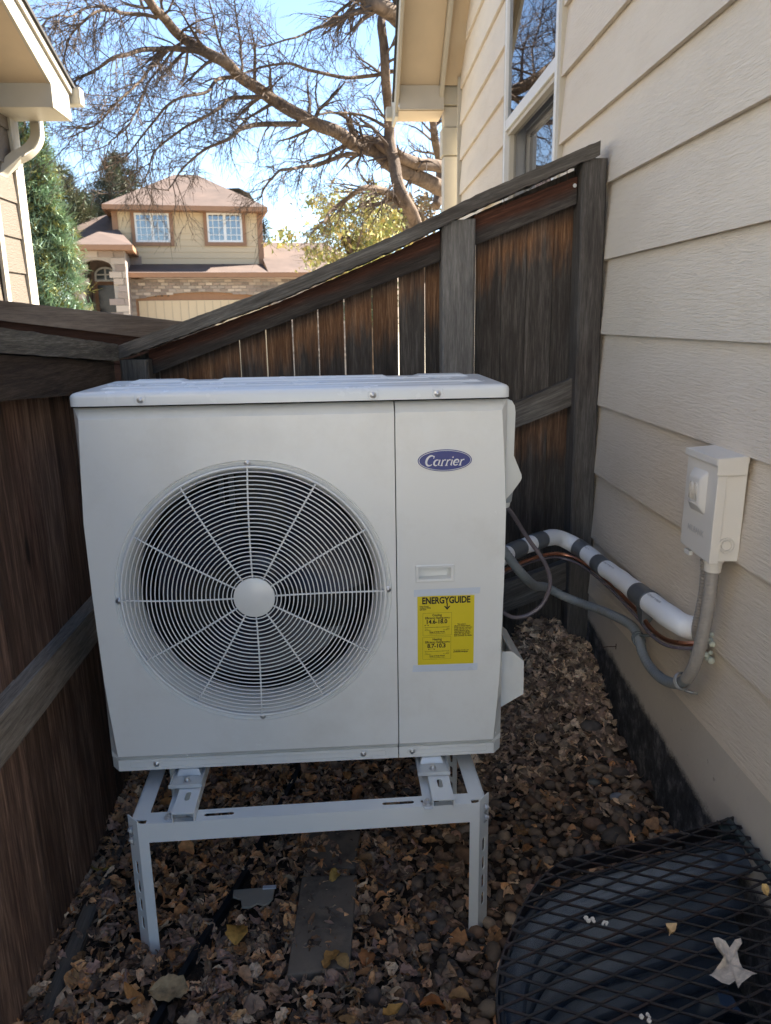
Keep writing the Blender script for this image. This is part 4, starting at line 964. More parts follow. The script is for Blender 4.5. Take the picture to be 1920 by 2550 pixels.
def eline(P): mb.tube([bp(bxo-.0135, y_, z_) for y_, z_ in P], .0011, 5)
yl = yc+.005
for q in (-1, 1):
    for r_ in (.008, .0035):
        eline([(yl+q*.010-r_, .660)]+[(yl+q*.010-r_*math.cos(R_(t)), .690+r_*math.sin(R_(t))) for t in (0,45,90,135,180)]+[(yl+q*.010+r_, .660)])
eline([(yl-.019,.658),(yl+.019,.658)]); eline([(yl-.019,.653),(yl+.019,.653)])
mb.build('embossed_emblem', BOXM, emb, smooth=True)
mb = MB(); put_text(mb, 'MILBANK', .018, bp(bxo-.0006, yc+.002, .585), (0,-1,0), (lean,0,1), bold=.0006)
# give the embossed letters thickness
vv = list(mb.v); ff_ = list(mb.f); nb = len(vv); mb.v = vv+[(a+.0009,b,c) for a,b,c in vv]; mb.c = [(1,1,1)]*len(mb.v)
mb.f = ff_+[tuple(i+nb for i in reversed(f)) for f in ff_]; mb.m = [0]*len(mb.f)
mb.build('embossed_lettering', plain('raised_taupe_enamel', (.50,.485,.455), .35), cov)
mb = MB(); t0, t1 = BZ1-.011, BZ1+.004
mb.hexa([bp(bxo-.006,BY0-.003,t0),bp(bw,BY0-.003,t0+.003),bp(bw,BY1+.003,t0+.003),bp(bxo-.006,BY1+.003,t0),bp(bxo-.006,BY0-.003,t1),bp(bw,BY0-.003,t1+.004),bp(bw,BY1+.003,t1+.004),bp(bxo-.006,BY1+.003,t1)])
mb.hexa([bp(bxo-.005,BY0-.0055,t0-.020),bp(bw-.003,BY0-.0055,t0-.020),bp(bw-.003,BY0-.0031,t0-.020),bp(bxo-.005,BY0-.0031,t0-.020),bp(bxo-.005,BY0-.0055,t1-.001),bp(bw-.003,BY0-.0055,t1+.003),bp(bw-.003,BY0-.0031,t1+.003),bp(bxo-.005,BY0-.0031,t1-.001)])
mb.build('hood', BOXM, db, bevel=.002)
for r_ in (.0165, .0105):
    MB().tube([(1.371+r_*math.cos(a), BY0-.0005, .575+r_*math.sin(a)) for a in np.linspace(0,2*math.pi,28,endpoint=False)], .0011, 5, closed=True).build('knockout_ring', BOXM, db, smooth=True)
MB().box((1.338,-.085,.526),(1.346,-.060,.536)).build('lock_tab', VINYL, db)
mb = MB(); mb.tube([(1.366,-.142,.540),(1.366,-.142,.528)], .021, 20); mb.tube([(1.366,-.142,.5275),(1.365,-.142,.507)], [.0185,.0175], 20); mb.build('conduit_fitting', BOXM, db, bevel=.001)

# =================================================================== CONDUITS, LINES
def ribbed(path, r, pitch, amp, sides=14, n=12):
    P = smooth_path(path, n); out = [P[0]]; L_ = 0; res = []
    # resample evenly
    d = [0]
    for a, b in zip(P, P[1:]): d.append(d[-1]+(b-a).length)
    m = int(d[-1]/(pitch/4)); j = 0
    for i in range(m+1):
        t = d[-1]*i/m
        while j < len(d)-2 and d[j+1] < t: j += 1
        u = (t-d[j])/max(d[j+1]-d[j], 1e-6); res.append((P[j].lerp(P[j+1], u), r+amp*(1 if (i % 4) in (0,1) else -1)))
    return [q[0] for q in res], [q[1] for q in res]
cth = thing('flexible_conduit', 'grey flexible conduit drooping from the heat pump side and rising to the taupe box', 'conduit', (1.2,.3,.2))
path = [(.955,.28,.49),(.99,.30,.455),(1.03,.30,.40),(1.068,.32,.352),(1.12,.40,.295),(1.18,.49,.255),(1.235,.50,.222),(1.29,.47,.205),(1.33,.37,.213),(1.353,.25,.222),(1.352,.19,.205)]
path2 = [(1.352,.19,.205),(1.350,.160,.185),(1.350,.115,.170),(1.350,.06,.168),(1.350,.008,.176),(1.350,-.055,.200),(1.350,-.100,.235)]
P, rr = ribbed(path+path2[1:], .0128, .010, .0004); MB().tube(P, rr, 14).build('conduit_sleeve', COND, cth, smooth=True)
P, rr = ribbed([(1.350,-.098,.233),(1.351,-.122,.270),(1.354,-.136,.32),(1.359,-.142,.38),(1.363,-.144,.45),(1.365,-.142,.512)], .0140, .008, .0003); MB().tube(P, rr, 16).build('upper_sleeve', COND2, cth, smooth=True)
cth2 = thing('flexible_conduit', 'thin ribbed tan conduit going from the taupe box down into the wall hole', 'conduit', (1.37,-.09,.4))
P, rr = ribbed([(1.370,-.090,.545),(1.372,-.095,.50),(1.372,-.098,.45),(1.370,-.094,.40),(1.368,-.088,.355),(1.378,-.080,.32),(1.400,-.075,.30)], .0098, .007, .0011); MB().tube(P, rr, 12).build('conduit_sleeve', COND2, cth2, smooth=True)
mb = MB(); mb.tube([(1.352+.0155*math.cos(a), .190+.006*math.sin(a), .205+.0155*math.sin(a)) for a in np.linspace(0,2*math.pi,20,endpoint=False)], .0028, 6, closed=True)
mb.tube([(1.352+.0155*math.cos(a), .198+.006*math.sin(a), .208+.0155*math.sin(a)) for a in np.linspace(0,2*math.pi,20,endpoint=False)], .0028, 6, closed=True)
mb.tube([(1.352,.185,.221),(1.37,.165,.228),(1.388,.16,.230)], .004, 6); tag(mb.build('pipe_strap', BRK, smooth=True, loc=(1.352,.19,.205)), 'dark metal strap clamping the grey conduit in the middle of its droop', 'strap')
mb = MB()
for k in (0, .008):
    mb.tube([(1.350+.0165*math.cos(a), -.072-k+.010*math.sin(a), .214+k*.6+.0165*math.sin(a)) for a in np.linspace(0,2*math.pi,22,endpoint=False)], .0026, 6, closed=True)
mb.tube([(1.352,-.086,.198),(1.366,-.092,.196),(1.380,-.096,.193)], .0034, 8); tag(mb.build('pipe_strap', plain('dull_zinc', (.30,.30,.30), .35, .6), smooth=True, loc=(1.35,-.08,.21)), 'shiny galvanised strap holding the conduit at its lowest bend near the wall', 'strap')
# insulated line set
ls = thing('refrigerant_line', 'white foam insulated refrigerant line taped in grey, bending along the wall into a hole', 'pipe', (1.3,.4,.32))
lp = [(.93,.30,.372),(1.0,.38,.378),(1.06,.46,.378),(1.13,.53,.378),(1.20,.60,.375),(1.255,.655,.362),(1.30,.66,.342),(1.335,.60,.325),(1.345,.50,.318),(1.352,.36,.322),(1.352,.20,.328),(1.352,.10,.334),(1.354,.02,.338),(1.364,-.035,.338),(1.392,-.052,.334)]
P = smooth_path(lp, 14)
dd = [0]
for a, b in zip(P, P[1:]): dd.append(dd[-1]+(b-a).length)
rad = [.0235+.0025*min(1, t/.6)+.002*max(0, min(1, (t-.85)/.2))+.0006*math.sin(t*60) for t in dd]
MB().tube(P, rad, 24).build('foam_insulation', plain('white_foam_insulation', (.78,.80,.82), .6, var=.03, bump=.35, bscale=350), ls, smooth=True)
def band(s0, s1, extra=.0016, name='tape_band'):
    idx = [i for i, t in enumerate(dd) if s0 <= t <= s1]
    MB().tube([P[i] for i in idx], [rad[i]+extra+.0007*mnoise.noise(Vector((i*1.3,0,0))) for i in idx], 20, cap=True).build(name, TAPE, ls, smooth=True)
def s_near(p):
    p = Vector(p); return min(range(len(P)), key=lambda i: (P[i]-p).length)
def at_px(px, py):   # path parameter nearest to a pixel ray
    d = Vector(ray(px, py)).normalized(); c = Vector(CAM); return dd[min(range(len(P)), key=lambda i: ((P[i]-c)-d*((P[i]-c).dot(d))).length)]
for p0, p1 in (((1262,1375),(1300,1368)),((1328,1362),(1356,1360)),((1438,1362),(1458,1378)),((1490,1402),(1508,1420)),((1592,1475),(1622,1497))):
    a, b = sorted((at_px(*p0), at_px(*p1))); band(a, max(b, a+.02))
# black printing along the foam
mb = MB()
def ink_marks(n, size):     # worn print too small to read: short slanted dashes
    v, f = [], []
    for k in range(n):
        if k % 9 == 7: continue
        for q in range(2):
            a0 = k*size*.62+q*size*.25; b0 = random.uniform(0, size*.25); b1 = b0+size*random.uniform(.35, .6); w_ = size*.11; sl_ = size*random.uniform(-.2, .3)
            b = len(v); v += [(a0, b0), (a0+w_, b0), (a0+w_+sl_, b1), (a0+sl_, b1)]; f.append((b, b+1, b+2, b+3))
    return v, f
def print_on(px, py, txt, size, down=0):
    i = min(range(1, len(P)-1), key=lambda i: abs(dd[i]-at_px(px, py))); v, f = ink_marks(txt, size)
    vs_ = []
    for a, b in v:
        t = dd[i]+a; j = min(range(1, len(P)-1), key=lambda q: abs(dd[q]-t)); tv = (P[j+1]-P[j-1]).normalized()
        up = Vector((-.45, -.35, .82)); up = (up-tv*up.dot(tv)).normalized(); sv = tv.cross(up)
        ang = (b-down)/rad[j]; c_ = P[j]+tv*(t-dd[j]); vs_.append(c_+(up*math.cos(ang)+(-sv)*math.sin(ang))*(rad[j]+.0006))
    mb.add(vs_, f)
[print_on(*q) for q in ((1456,1366,9,.009),(1510,1410,17,.009),(1625,1492,13,.011))]
stuff(mb.build('foam_print', plain('faded_ink', (.12,.13,.15), .6), ls))
mb = MB()
cp_ = [(.955,.32,.345),(1.03,.42,.335),(1.12,.52,.330),(1.20,.60,.322),(1.26,.64,.312),(1.31,.62,.300),(1.335,.55,.292),(1.345,.40,.290),(1.342,.25,.289),(1.34,.15,.287),(1.338,.08,.281),(1.340,.0,.288),(1.352,-.07,.308),(1.385,-.10,.322)]
mb.tube(smooth_path(cp_, 8), .0058, 10); mb.build('copper_tube', COPPER, ls, smooth=True)
mb = MB(); mb.tube(smooth_path([(p[0]-.004, p[1], p[2]-.012) for p in cp_], 8), .0042, 8); mb.build('control_cable', CABLE, ls, smooth=True)
mb = MB(); mb.hexa([(1.325,.165,.318),(1.375,.165,.318),(1.348,.150,.272),(1.332,.150,.272),(1.325,.120,.318),(1.375,.120,.318),(1.348,.130,.270),(1.332,.130,.270)]); mb.build('tape_flap', TAPE, ls, bevel=.003)
# cable loop
mb = MB(); lpts = [(.962,.10,.606),(.985,.14,.583),(1.010,.17,.548),(1.030,.19,.518),(1.055,.20,.482),(1.078,.20,.450),(1.098,.20,.415),(1.108,.20,.375),(1.102,.20,.340),(1.085,.20,.308),(1.050,.20,.284),(1.013,.20,.280),(.985,.20,.296),(.955,.20,.32)]
tag(mb.tube(smooth_path(lpts, 8), .0055, 10).build('cable', CABLE, smooth=True, loc=(1.03,.2,.4)), 'thin grey jacketed cable looping out of the gland on the unit side', 'cable')
# foam sealant around the hole
for (c0_, lab, n_) in (((1.388,-.048,.318), 'pale lumpy foam sealant filling the wall hole left of the conduit', 26), ((1.396,-.112,.322), 'small pale foam sealant lump on the siding right of the conduit', 9)):
    mb = MB()
    for k in range(n_):
        c = Vector(c0_)+Vector((random.uniform(-.008,.006), random.uniform(-.014,.016), random.uniform(-.040,.035))); r_ = random.uniform(.005,.010)
        a = random.random()*6; mb.lathe([(0,-r_),(r_*.75,-r_*.6),(r_,.1*r_),(r_*.6,r_*.8),(0,r_)], c, random.choice('XYZ'), 7)
    tag(mb.build('foam_sealant', FOAM, loc=c0_), lab, 'foam sealant')
qa, qb = onX(1502,1612,1.400), onX(1534,1610,1.400); mb = MB(); mb.tube([qa, (qa+qb)/2+np.array([-.006,0,.001]), qb], .0014, 5); mb.tube([qb+np.array([0,0,.009]), qb-np.array([0,0,.009])], .0012, 5); tag(mb.build('wire_nail', RUST, loc=tuple(qa)), 'small rusty nail stuck in the painted foundation', 'nail')

# =================================================================== WINDOW WELL + GRATE
ww = thing('window_well', 'dark corrugated steel window well against the foundation at the lower right', 'window well', (1.1, -.8, -1.0))
def resample(Pn, n):
    Q = [Vector((x, y, 0)) for x, y in Pn]; Q = smooth_path(Q, 6); d = [0]
    for a, b in zip(Q, Q[1:]): d.append(d[-1]+(b-a).length)
    out = []; j = 0
    for i in range(n):
        t = d[-1]*i/(n-1)
        while j < len(d)-2 and d[j+1] < t: j += 1
        out.append(Q[j].lerp(Q[j+1], (t-d[j])/max(1e-6, d[j+1]-d[j])))
    return out
WI = resample(WELLIN, 90); vs = []; rows = 96
nrm = []
for i, p in enumerate(WI):
    t = (WI[min(i+1,89)]-WI[max(i-1,0)]).normalized(); nrm.append(Vector((-t.y, t.x, 0)))   # inwards
for j in range(rows+1):
    z = -.028-1.07*j/rows; amp = .021*(1-math.cos(2*math.pi*j/8)) if j > 0 else 0
    for p, nn in zip(WI, nrm): vs.append((p.x+nn.x*amp, p.y+nn.y*amp, z))
mb = MB().add(vs, [(j*90+i,j*90+i+1,(j+1)*90+i+1,(j+1)*90+i) for j in range(rows) for i in range(89)])
wl = mb.build('corrugated_wall', WELL, ww, smooth=True)
mb = MB(); mb.tube([(p.x,p.y,-.026) for p in WI], .006, 6); mb.build('rim_roll', plain('blue_grey_rim', (.05,.06,.075), .4, .3), ww, smooth=True)
for yy in (-.31, -1.33):
    MB().box((1.345,min(yy,yy-.0)-.012,-1.0),(1.383,yy+.012,-.005)).build('wall_flange', WELLG, ww)
MB().box((1.36,-1.30,-.9),(1.383,-.34,-.35)).build('basement_window', plain('dark_pane', (.02,.025,.03), .1), ww)
gt = thing('window_well_grate', 'black expanded metal grate covering the window well beside the foundation', 'grate', (1.1, -.8, 0))
GO = resample(WELLOUT, 90); mb = MB(); vs = []
for i, p in enumerate(GO):
    t = (GO[min(i+1,89)]-GO[max(i-1,0)]).normalized(); nn = Vector((-t.y, t.x, 0))
    vs += [(p.x,p.y,.004),(p.x,p.y,-.030),(p.x+nn.x*.003,p.y+nn.y*.003,-.030),(p.x+nn.x*.003,p.y+nn.y*.003,.004)]
mb.add(vs, [(i*4+k,i*4+(k+1)%4,(i+1)*4+(k+1)%4,(i+1)*4+k) for i in range(89) for k in range(4)]); mb.build('grate_frame', GRATE, gt)
# diamond strands
mb = MB(); GP = [(p.x, p.y) for p in GO]; LX, LY = .077, .0360; ang = R_(-2)
def gpt(i, j): u, v = i*LX/2, j*LY/2; return (1.1+u*math.cos(ang)-v*math.sin(ang), -.8+u*math.sin(ang)+v*math.cos(ang))
for i in range(-24, 25):
    for j in range(-46, 47):
        if (i+j) % 2: continue
        for dj in (1, -1):
            a, b = gpt(i, j), gpt(i+1, j+dj)
            ia, ib = inpoly(*a, GP), inpoly(*b, GP)
            if not (ia or ib): continue
            if ia != ib:
                p_, q_ = (a, b) if ia else (b, a); lo, hi = 0, 1
                for _ in range(8):
                    m_ = (lo+hi)/2; c = (p_[0]+(q_[0]-p_[0])*m_, p_[1]+(q_[1]-p_[1])*m_)
                    if inpoly(*c, GP): lo = m_
                    else: hi = m_
                a, b = p_, (p_[0]+(q_[0]-p_[0])*lo, p_[1]+(q_[1]-p_[1])*lo)
            za, zb2 = (.006 if dj > 0 else .004), (.004 if dj > 0 else .006)
            d = Vector((b[0]-a[0], b[1]-a[1], 0))
            if d.length < .002: continue
            nn = Vector((-d.y, d.x, 0)).normalized()*.0021; tz = .0040
            A_, B_ = Vector((a[0],a[1],za)), Vector((b[0],b[1],zb2))
            mb.hexa([A_+nn,A_-nn,A_-nn*.4-Vector((0,0,tz)),A_+nn*1.6-Vector((0,0,tz)),B_+nn,B_-nn,B_-nn*.4-Vector((0,0,tz)),B_+nn*1.6-Vector((0,0,tz))])
mb.build('expanded_mesh', GRATE, gt)
MB().tube([(1.372,-.29,-.004),(1.372,-.8,-.004),(1.372,-1.34,-.004)], .009, 6).build('back_bar', WELLG, gt)

# =================================================================== LEAVES, STONES
def leaf_mesh(kind, L=.05):
    # returns verts (n,3), faces; lies in xy, curled in z
    n, m = (7, 4); vs = []; fs = []
    curl = random.uniform(-1, 1); bend = random.uniform(-1, 1); tw = random.uniform(-.8, .8); fold = random.uniform(0, 1.2)
    wr = random.uniform(.45, 1.05) if kind != 'long' else .28
    for i in range(n+1):
        t = i/n; hw = wr*(t**.55)*((1-t)**.85)*1.05*(1+.10*math.sin(t*19+curl*9)) if 0 < t < 1 else 0
        if kind == 'lobed': hw *= 1+.35*math.sin(t*16)
        for j in range(m+1):
            s = (j/m-.5)*2; y = s*hw*L*1.0; x = (t-.5)*L
            z = L*(.16*curl*(s*s)*hw*3 + .45*bend*(t-.5)**2*2 + .30*fold*abs(s)*hw*2 + .22*tw*(t-.5)*s*hw*3) + .045*L*math.sin(9*t+5*s+curl*7) + .035*L*math.sin(17*t-7*s+bend*9)
            vs.append((x, y+.03*L*math.sin(5*t+bend*4), z))
    for i in range(n):
        for j in range(m): fs.append((i*(m+1)+j, i*(m+1)+j+1, (i+1)*(m+1)+j+1, (i+1)*(m+1)+j))
    return np.array(vs), fs
LV = [leaf_mesh(k) for k in ['a']*12+['lobed']*6+['long']*6]
def rotm(yaw_, tx, ty):
    return np.array((Matrix.Rotation(yaw_,3,'Z')@Matrix.Rotation(tx,3,'X')@Matrix.Rotation(ty,3,'Y')))
LC = [(.175,.105,.065),(.20,.135,.09),(.135,.085,.057),(.10,.068,.05),(.20,.115,.062),(.23,.175,.125),(.16,.12,.09),(.23,.135,.068),(.13,.085,.07),(.07,.048,.038),(.20,.10,.045),(.10,.07,.055)]
PILE = [(.22,.17,.125),(.26,.19,.13),(.17,.12,.09),(.12,.085,.065),(.30,.24,.18),(.15,.11,.085),(.10,.07,.055)]
PAV = [[tuple(onZ(a, b, -.388)[:2]) for a, b in P4] for P4 in (((858,2074),(898,2068),(884,2160),(850,2162)), ((858,2180),(890,2178),(871,2410),(838,2410)), ((716,2375),(871,2375),(871,2425),(714,2428)), ((578,2206),(690,2206),(684,2262),(590,2264)))]
EDP = [(.409,.635),(.345,.38),(.296,.176),(.249,.008),(.205,-.112),(.150,-.302),(.10,-.5)]
def edgx(y):
    for a, b in zip(EDP, EDP[1:]):
        if b[1] <= y <= a[1]: return a[0]+(b[0]-a[0])*(y-a[1])/(b[1]-a[1])
    return -9
def leafd(x, y):   # how leafy a spot is, 0..1
    if any(inpoly(x, y, P_) for P_ in PAV) : return .14
    if -.112 < x < -.068 and y < .02: return .2
    if abs(x-.006-edgx(y)) < .020 and math.sin(y*23+1) > -.5: return .12
    stone = sm((x-.62)/.22)*(1-sm((y-.42)/.22))
    return 1-.80*stone
def rand_spot():
    while True:
        x, y = random.uniform(-.16, 1.40), random.uniform(-.9, .90)
        if random.random() < .25: x, y = random.uniform(.95, 1.42), random.uniform(.35, .92)
        if inpoly(x, y, BIGW): continue
        if x > 1.395+.022*y: continue
        if random.random() > leafd(x, y): continue
        return x, y
def leaf_world(x, y, lift, size, tilt=.55):
    v, f = random.choice(LV); R3 = rotm(random.uniform(0, 6.28), random.gauss(0, tilt), random.gauss(0, tilt))
    w_ = (v*size/.05) @ R3.T
    return w_ + np.array([x, y, gz(x, y)+lift]), f
def lcol(x, y):
    c = random.choice(PILE if (y > .35 and x > .8) else LC); k = random.uniform(.4, 1.6)*2.5; c = (c[0]*1.0, c[1]*1.0, c[2]*.95); return sc(c, k)
# joined litter
mb = MB()
for k in range(14500):
    x, y = rand_spot(); lift = random.uniform(-.004, .020) + (.012 if y > .5 and x > 1 else 0)
    v, f = leaf_world(x, y, lift, random.uniform(.018, .034)+.03*random.random()**4); mb.add(v, f, 0, lcol(x, y))
o = stuff(mb.build('leaf_litter', LEAFM, colors=True)); tag(o, 'brown dry leaf litter covering the ground under the stand and along the fences', 'leaves')
# individual leaves on top
leaves = []
def one_leaf(x, y, lift, size, col, label, group=None, tilt=.35, mesh=None, z=None, name='fallen_leaf'):
    v, f = mesh or random.choice(LV); R3 = rotm(random.uniform(0, 6.28), random.gauss(0, tilt), random.gauss(0, tilt))
    zz = (gz(x, y)+lift) if z is None else z
    mb = MB().add((v*size/.05) @ R3.T + np.array([x, y, zz]), f, 0, col); o = mb.build(name, LEAFM, smooth=True, colors=True, loc=(x, y, zz)); tag(o, label, 'leaf', group); return o
for k in range(240):
    x, y = rand_spot()
    if y > .9: continue
    big = random.uniform(.040, .066); c = lcol(x, y)
    back = y > .35 and x > .8
    if k % 6 == 0 and not back: c = random.choice([(.46,.22,.075),(.42,.25,.11),(.38,.16,.06)]); tn = 'orange tan'
    else: l_ = .3*c[0]+.6*c[1]+.1*c[2]; tn = 'pale brown' if l_ > .22 else 'dark brown' if l_ < .12 else 'mid brown'
    sz = 'big' if big > .057 else 'small' if big < .048 else 'middling'
    if back: pl, g_ = ('at the top of the leaf heap by the corner post' if y > .65 else 'on the slope of the leaf heap beside the unit'), 'curled leaves heaped by the corner post'
    elif x < .03: pl, g_ = ('along the left fence in front of the stand' if y < -.15 else 'along the left fence beside the stand leg' if y < .15 else 'along the left fence under the unit'), 'leaves along the left fence'
    elif x > .66: pl, g_ = ('lying among the river stones behind the stand' if y > 0 else 'lying among the stones near the window well'), 'leaves among the river stones'
    elif y > .1: pl, g_ = 'under the unit behind the crossbeam', 'leaves under the stand'
    elif y > -.2: pl, g_ = ('between the stand legs left of the pavers' if x < .42 else 'between the stand legs right of the pavers'), 'leaves under the stand'
    else: pl, g_ = ('in the front litter left of the lower paver' if x < .42 else 'in the front litter right of the lower paver'), 'leaves in the litter in front of the stand'
    lab = f'{sz} {tn} dry leaf {pl}'
    one_leaf(x, y, random.uniform(.014, .026), big, c, lab, g_)
# singled-out leaves
def gp(px, py, z=-.385): return onZ(px, py, z)
for (px, py, size, col, lab) in ((422,2488,.085,(.40,.30,.17),'large round pale tan leaf near the lower left, in front of the stand leg'),
    (1078,2512,.055,(.42,.16,.05),'rounded orange leaf alone near the bottom centre'), (592,2335,.062,(.50,.28,.07),'long golden leaf lying between the stand legs, left of the paver'),
    (832,2193,.045,(.50,.33,.10),'yellow folded leaf on the paver top edge'), (825,2400,.062,(.46,.25,.08),'orange peaked leaf on the front edge of the paver'),
    (855,2405,.045,(.42,.26,.10),'smaller tan leaf right of the orange peaked one on the paver'), (255,2190,.05,(.36,.26,.06),'yellow leaf at the foot of the left fence beside the stand leg'),
    (1190,2270,.05,(.34,.20,.09),'tan leaf leaning against the right front stand leg'), (980,2535,.05,(.50,.28,.08),'golden leaf cut by the bottom edge of the picture')):
    p = gp(px, py); one_leaf(p[0], p[1], .030, size, col, lab, tilt=.2)
# big pale leaf and small ones on the grate
def poly_leaf(P, z, col, cup=.02):
    # outline fan with cupping and a mid ridge
    c = np.mean(np.array(P), 0); vs = [(c[0], c[1], z)]; n = len(P)
    for k in (.5, 1.0):
        for i, (x, y) in enumerate(P):
            q = (c[0]+(x-c[0])*k, c[1]+(y-c[1])*k); vs.append((q[0], q[1], z+cup*(k*k)*(.5+.5*math.sin(i*1.9))+.004*math.sin(i*5+k*3)))
    fs = [(0, 1+i, 1+(i+1)%n) for i in range(n)]+[(1+i, 1+n+i, 1+n+(i+1)%n, 1+(i+1)%n) for i in range(n)]
    return vs, fs
def px_leaf(pts, z, col, lab, cup=.018):
    P_ = [tuple(onZ(a, b, z)[:2]) for a, b in pts]; vs, fs = poly_leaf(P_, z, col, cup); c = np.mean(np.array(P_), 0)
    mb = MB().add(vs, fs, 0, col); o = mb.build('fallen_leaf', LEAFM, smooth=True, colors=True, loc=(c[0], c[1], z)); tag(o, lab, 'leaf')
cv = lambda a, b: (1150+a*.4622, 1650+b*.4622)
px_leaf([cv(*p) for p in ((1350,1500),(1378,1522),(1420,1510),(1443,1535),(1470,1515),(1502,1500),(1508,1525),(1480,1580),(1495,1630),(1530,1665),(1590,1700),(1560,1725),(1505,1735),(1490,1755),(1470,1740),(1440,1755),(1400,1738),(1345,1720),(1330,1695),(1350,1668),(1390,1645),(1415,1610),(1405,1570),(1370,1535))], .012, (.60,.54,.46), 'large pale lobed leaf lying on the black grate, lower right', .012)
px_leaf([cv(*p) for p in ((1097,1415),(1158,1433),(1150,1455),(1128,1452),(1118,1485),(1113,1483),(1118,1450),(1100,1440))], .010, (.55,.38,.20), 'small tan torn leaf on the middle of the black grate', .008)
px_leaf([cv(*p) for p in ((1615,1205),(1640,1225),(1658,1232),(1650,1258),(1625,1262),(1612,1235))], .010, (.58,.40,.16), 'small yellow leaf on the grate at the right edge of the picture', .010)
for i, (a, b, s_) in enumerate(((690,1382,.012),(768,1405,.008),(990,1915,.010))):
    p = onZ(*cv(a, b), .008); mb = MB()
    for k in range(5): r_ = s_*random.uniform(.25,.45); mb.lathe([(0,-r_),(r_*.8,-r_*.5),(r_,.2*r_),(0,r_)], (p[0]+random.uniform(-1,1)*s_*.6,p[1]+random.uniform(-1,1)*s_*.6,.009), random.choice('XYZ'), 6)
    tag(mb.build('foam_crumb', plain('white_crumb', (.62,.58,.52), .8), loc=(p[0],p[1],.009)), ('white crumb cluster on the left part of the grate', 'tiny single white crumb right of the cluster on the grate', 'white crumb on the grate near the bottom edge')[i], 'crumb')
# stones
def ico(sub=2):
    bm = bmesh.new(); bmesh.ops.create_icosphere(bm, subdivisions=sub, radius=1); v = np.array([p.co[:] for p in bm.verts]); f = [tuple(q.index for q in p.verts) for p in bm.faces]; bm.free(); return v, f
IV, IF = ico(2)
SC = [(q_[0]*2.3, q_[1]*2.0, q_[2]*1.7) for q_ in [(.085,.075,.065),(.06,.056,.054),(.115,.10,.085),(.10,.075,.06),(.075,.072,.072),(.14,.125,.105),(.09,.065,.05),(.055,.05,.048)]]
def stone_verts(r):
    s_ = np.array([random.uniform(.85,1.3), random.uniform(.7,1.0), random.uniform(.5,.75)])*r; v = IV*s_
    k = random.random()*50; d = np.array([1+.10*mnoise.noise(Vector(q)*1.4+Vector((k,0,0))) for q in IV]); v = v*d[:, None]
    return v @ rotm(random.uniform(0,6.28), random.gauss(0,.3), random.gauss(0,.3)).T
SV = [stone_verts(1) for _ in range(24)]
def stone_spot():
    while True:
        x, y = random.uniform(.58, 1.42), random.uniform(-.75, .62)
        if inpoly(x, y, BIGW) or x > 1.392+.022*y: continue
        p = sm((x-.58)/.22)*(1-.75*sm((y-.35)/.25))
        if x < .8 and y < -.35: p *= .35
        if random.random() < p: return x, y
mb = MB()
for k in range(1500):
    x, y = stone_spot(); r = random.uniform(.007, .015); mb.add(SV[k % 24]*r+np.array([x,y,gz(x,y)+r*.15]), IF, 0, sc(random.choice(SC), random.uniform(.6,1.1)))
o = stuff(mb.build('gravel', STONEM, smooth=True, colors=True)); tag(o, 'small rounded gravel between the larger river stones beside the foundation', 'gravel')
placed = []
def tone(c):
    l = .3*c[0]+.6*c[1]+.1*c[2]
    return 'pale' if l > .24 else 'mid grey brown' if l > .15 else 'dark'
def splace(x, y):
    if x < .85: return ('just behind' if y > -.05 else 'just in front of')+' the right stand leg'
    if y > .35: return 'at the edge of the leaf heap'
    if x > 1.22: return 'against the tarred foundation foot'
    if y > .1: return 'in the gravel behind the stand corner'
    return 'in the gravel before the window well' if y < -.15 else 'in the middle of the gravel strip'
tries = 0
while len(placed) < 230 and tries < 6000:
    tries += 1; x, y = stone_spot(); r = random.uniform(.014, .024)*(1.25 if random.random() < .12 else 1)
    if any((x-a)**2+(y-b)**2 < (.82*(r+c))**2 for a, b, c in placed): continue
    placed.append((x, y, r)); z = gz(x, y)+r*.32
    col_ = sc(random.choice(SC), random.uniform(.7,1.25)); sz = 'large' if r > .0235 else 'small' if r < .0175 else 'middling'
    v = SV[tries % 24]*r; me = MB().add(v+np.array([x,y,z]), IF, 0, col_).build('river_stone', STONEM, smooth=True, colors=True, loc=(x,y,z))
    tag(me, f'{sz} {tone(col_)} rounded river stone {splace(x, y)}', 'stone', 'river stones in the gravel strip beside the house')
for px, py, r, col, lab in ((1535,2005,.020,(.22,.24,.27),'pale blue grey flat stone chip in the middle of the gravel'),(1477,1980,.018,(.15,.155,.14),'pale grey angular stone left of the flat chip'),(1528,2090,.030,(.10,.085,.07),'large round brown stone touching the grate edge'),(1468,1885,.028,(.12,.105,.09),'large oval stone near the leaf heap edge')):
    p = onZ(px, py, -.27 if px > 1500 else -.30); z = gz(p[0], p[1])+r*.45
    tag(MB().add(stone_verts(1)*np.array([r*1.1,r,r*.9])+np.array([p[0],p[1],z]), IF, 0, col).build('river_stone', STONEM, smooth=True, colors=True, loc=(p[0],p[1],z)), lab, 'stone')
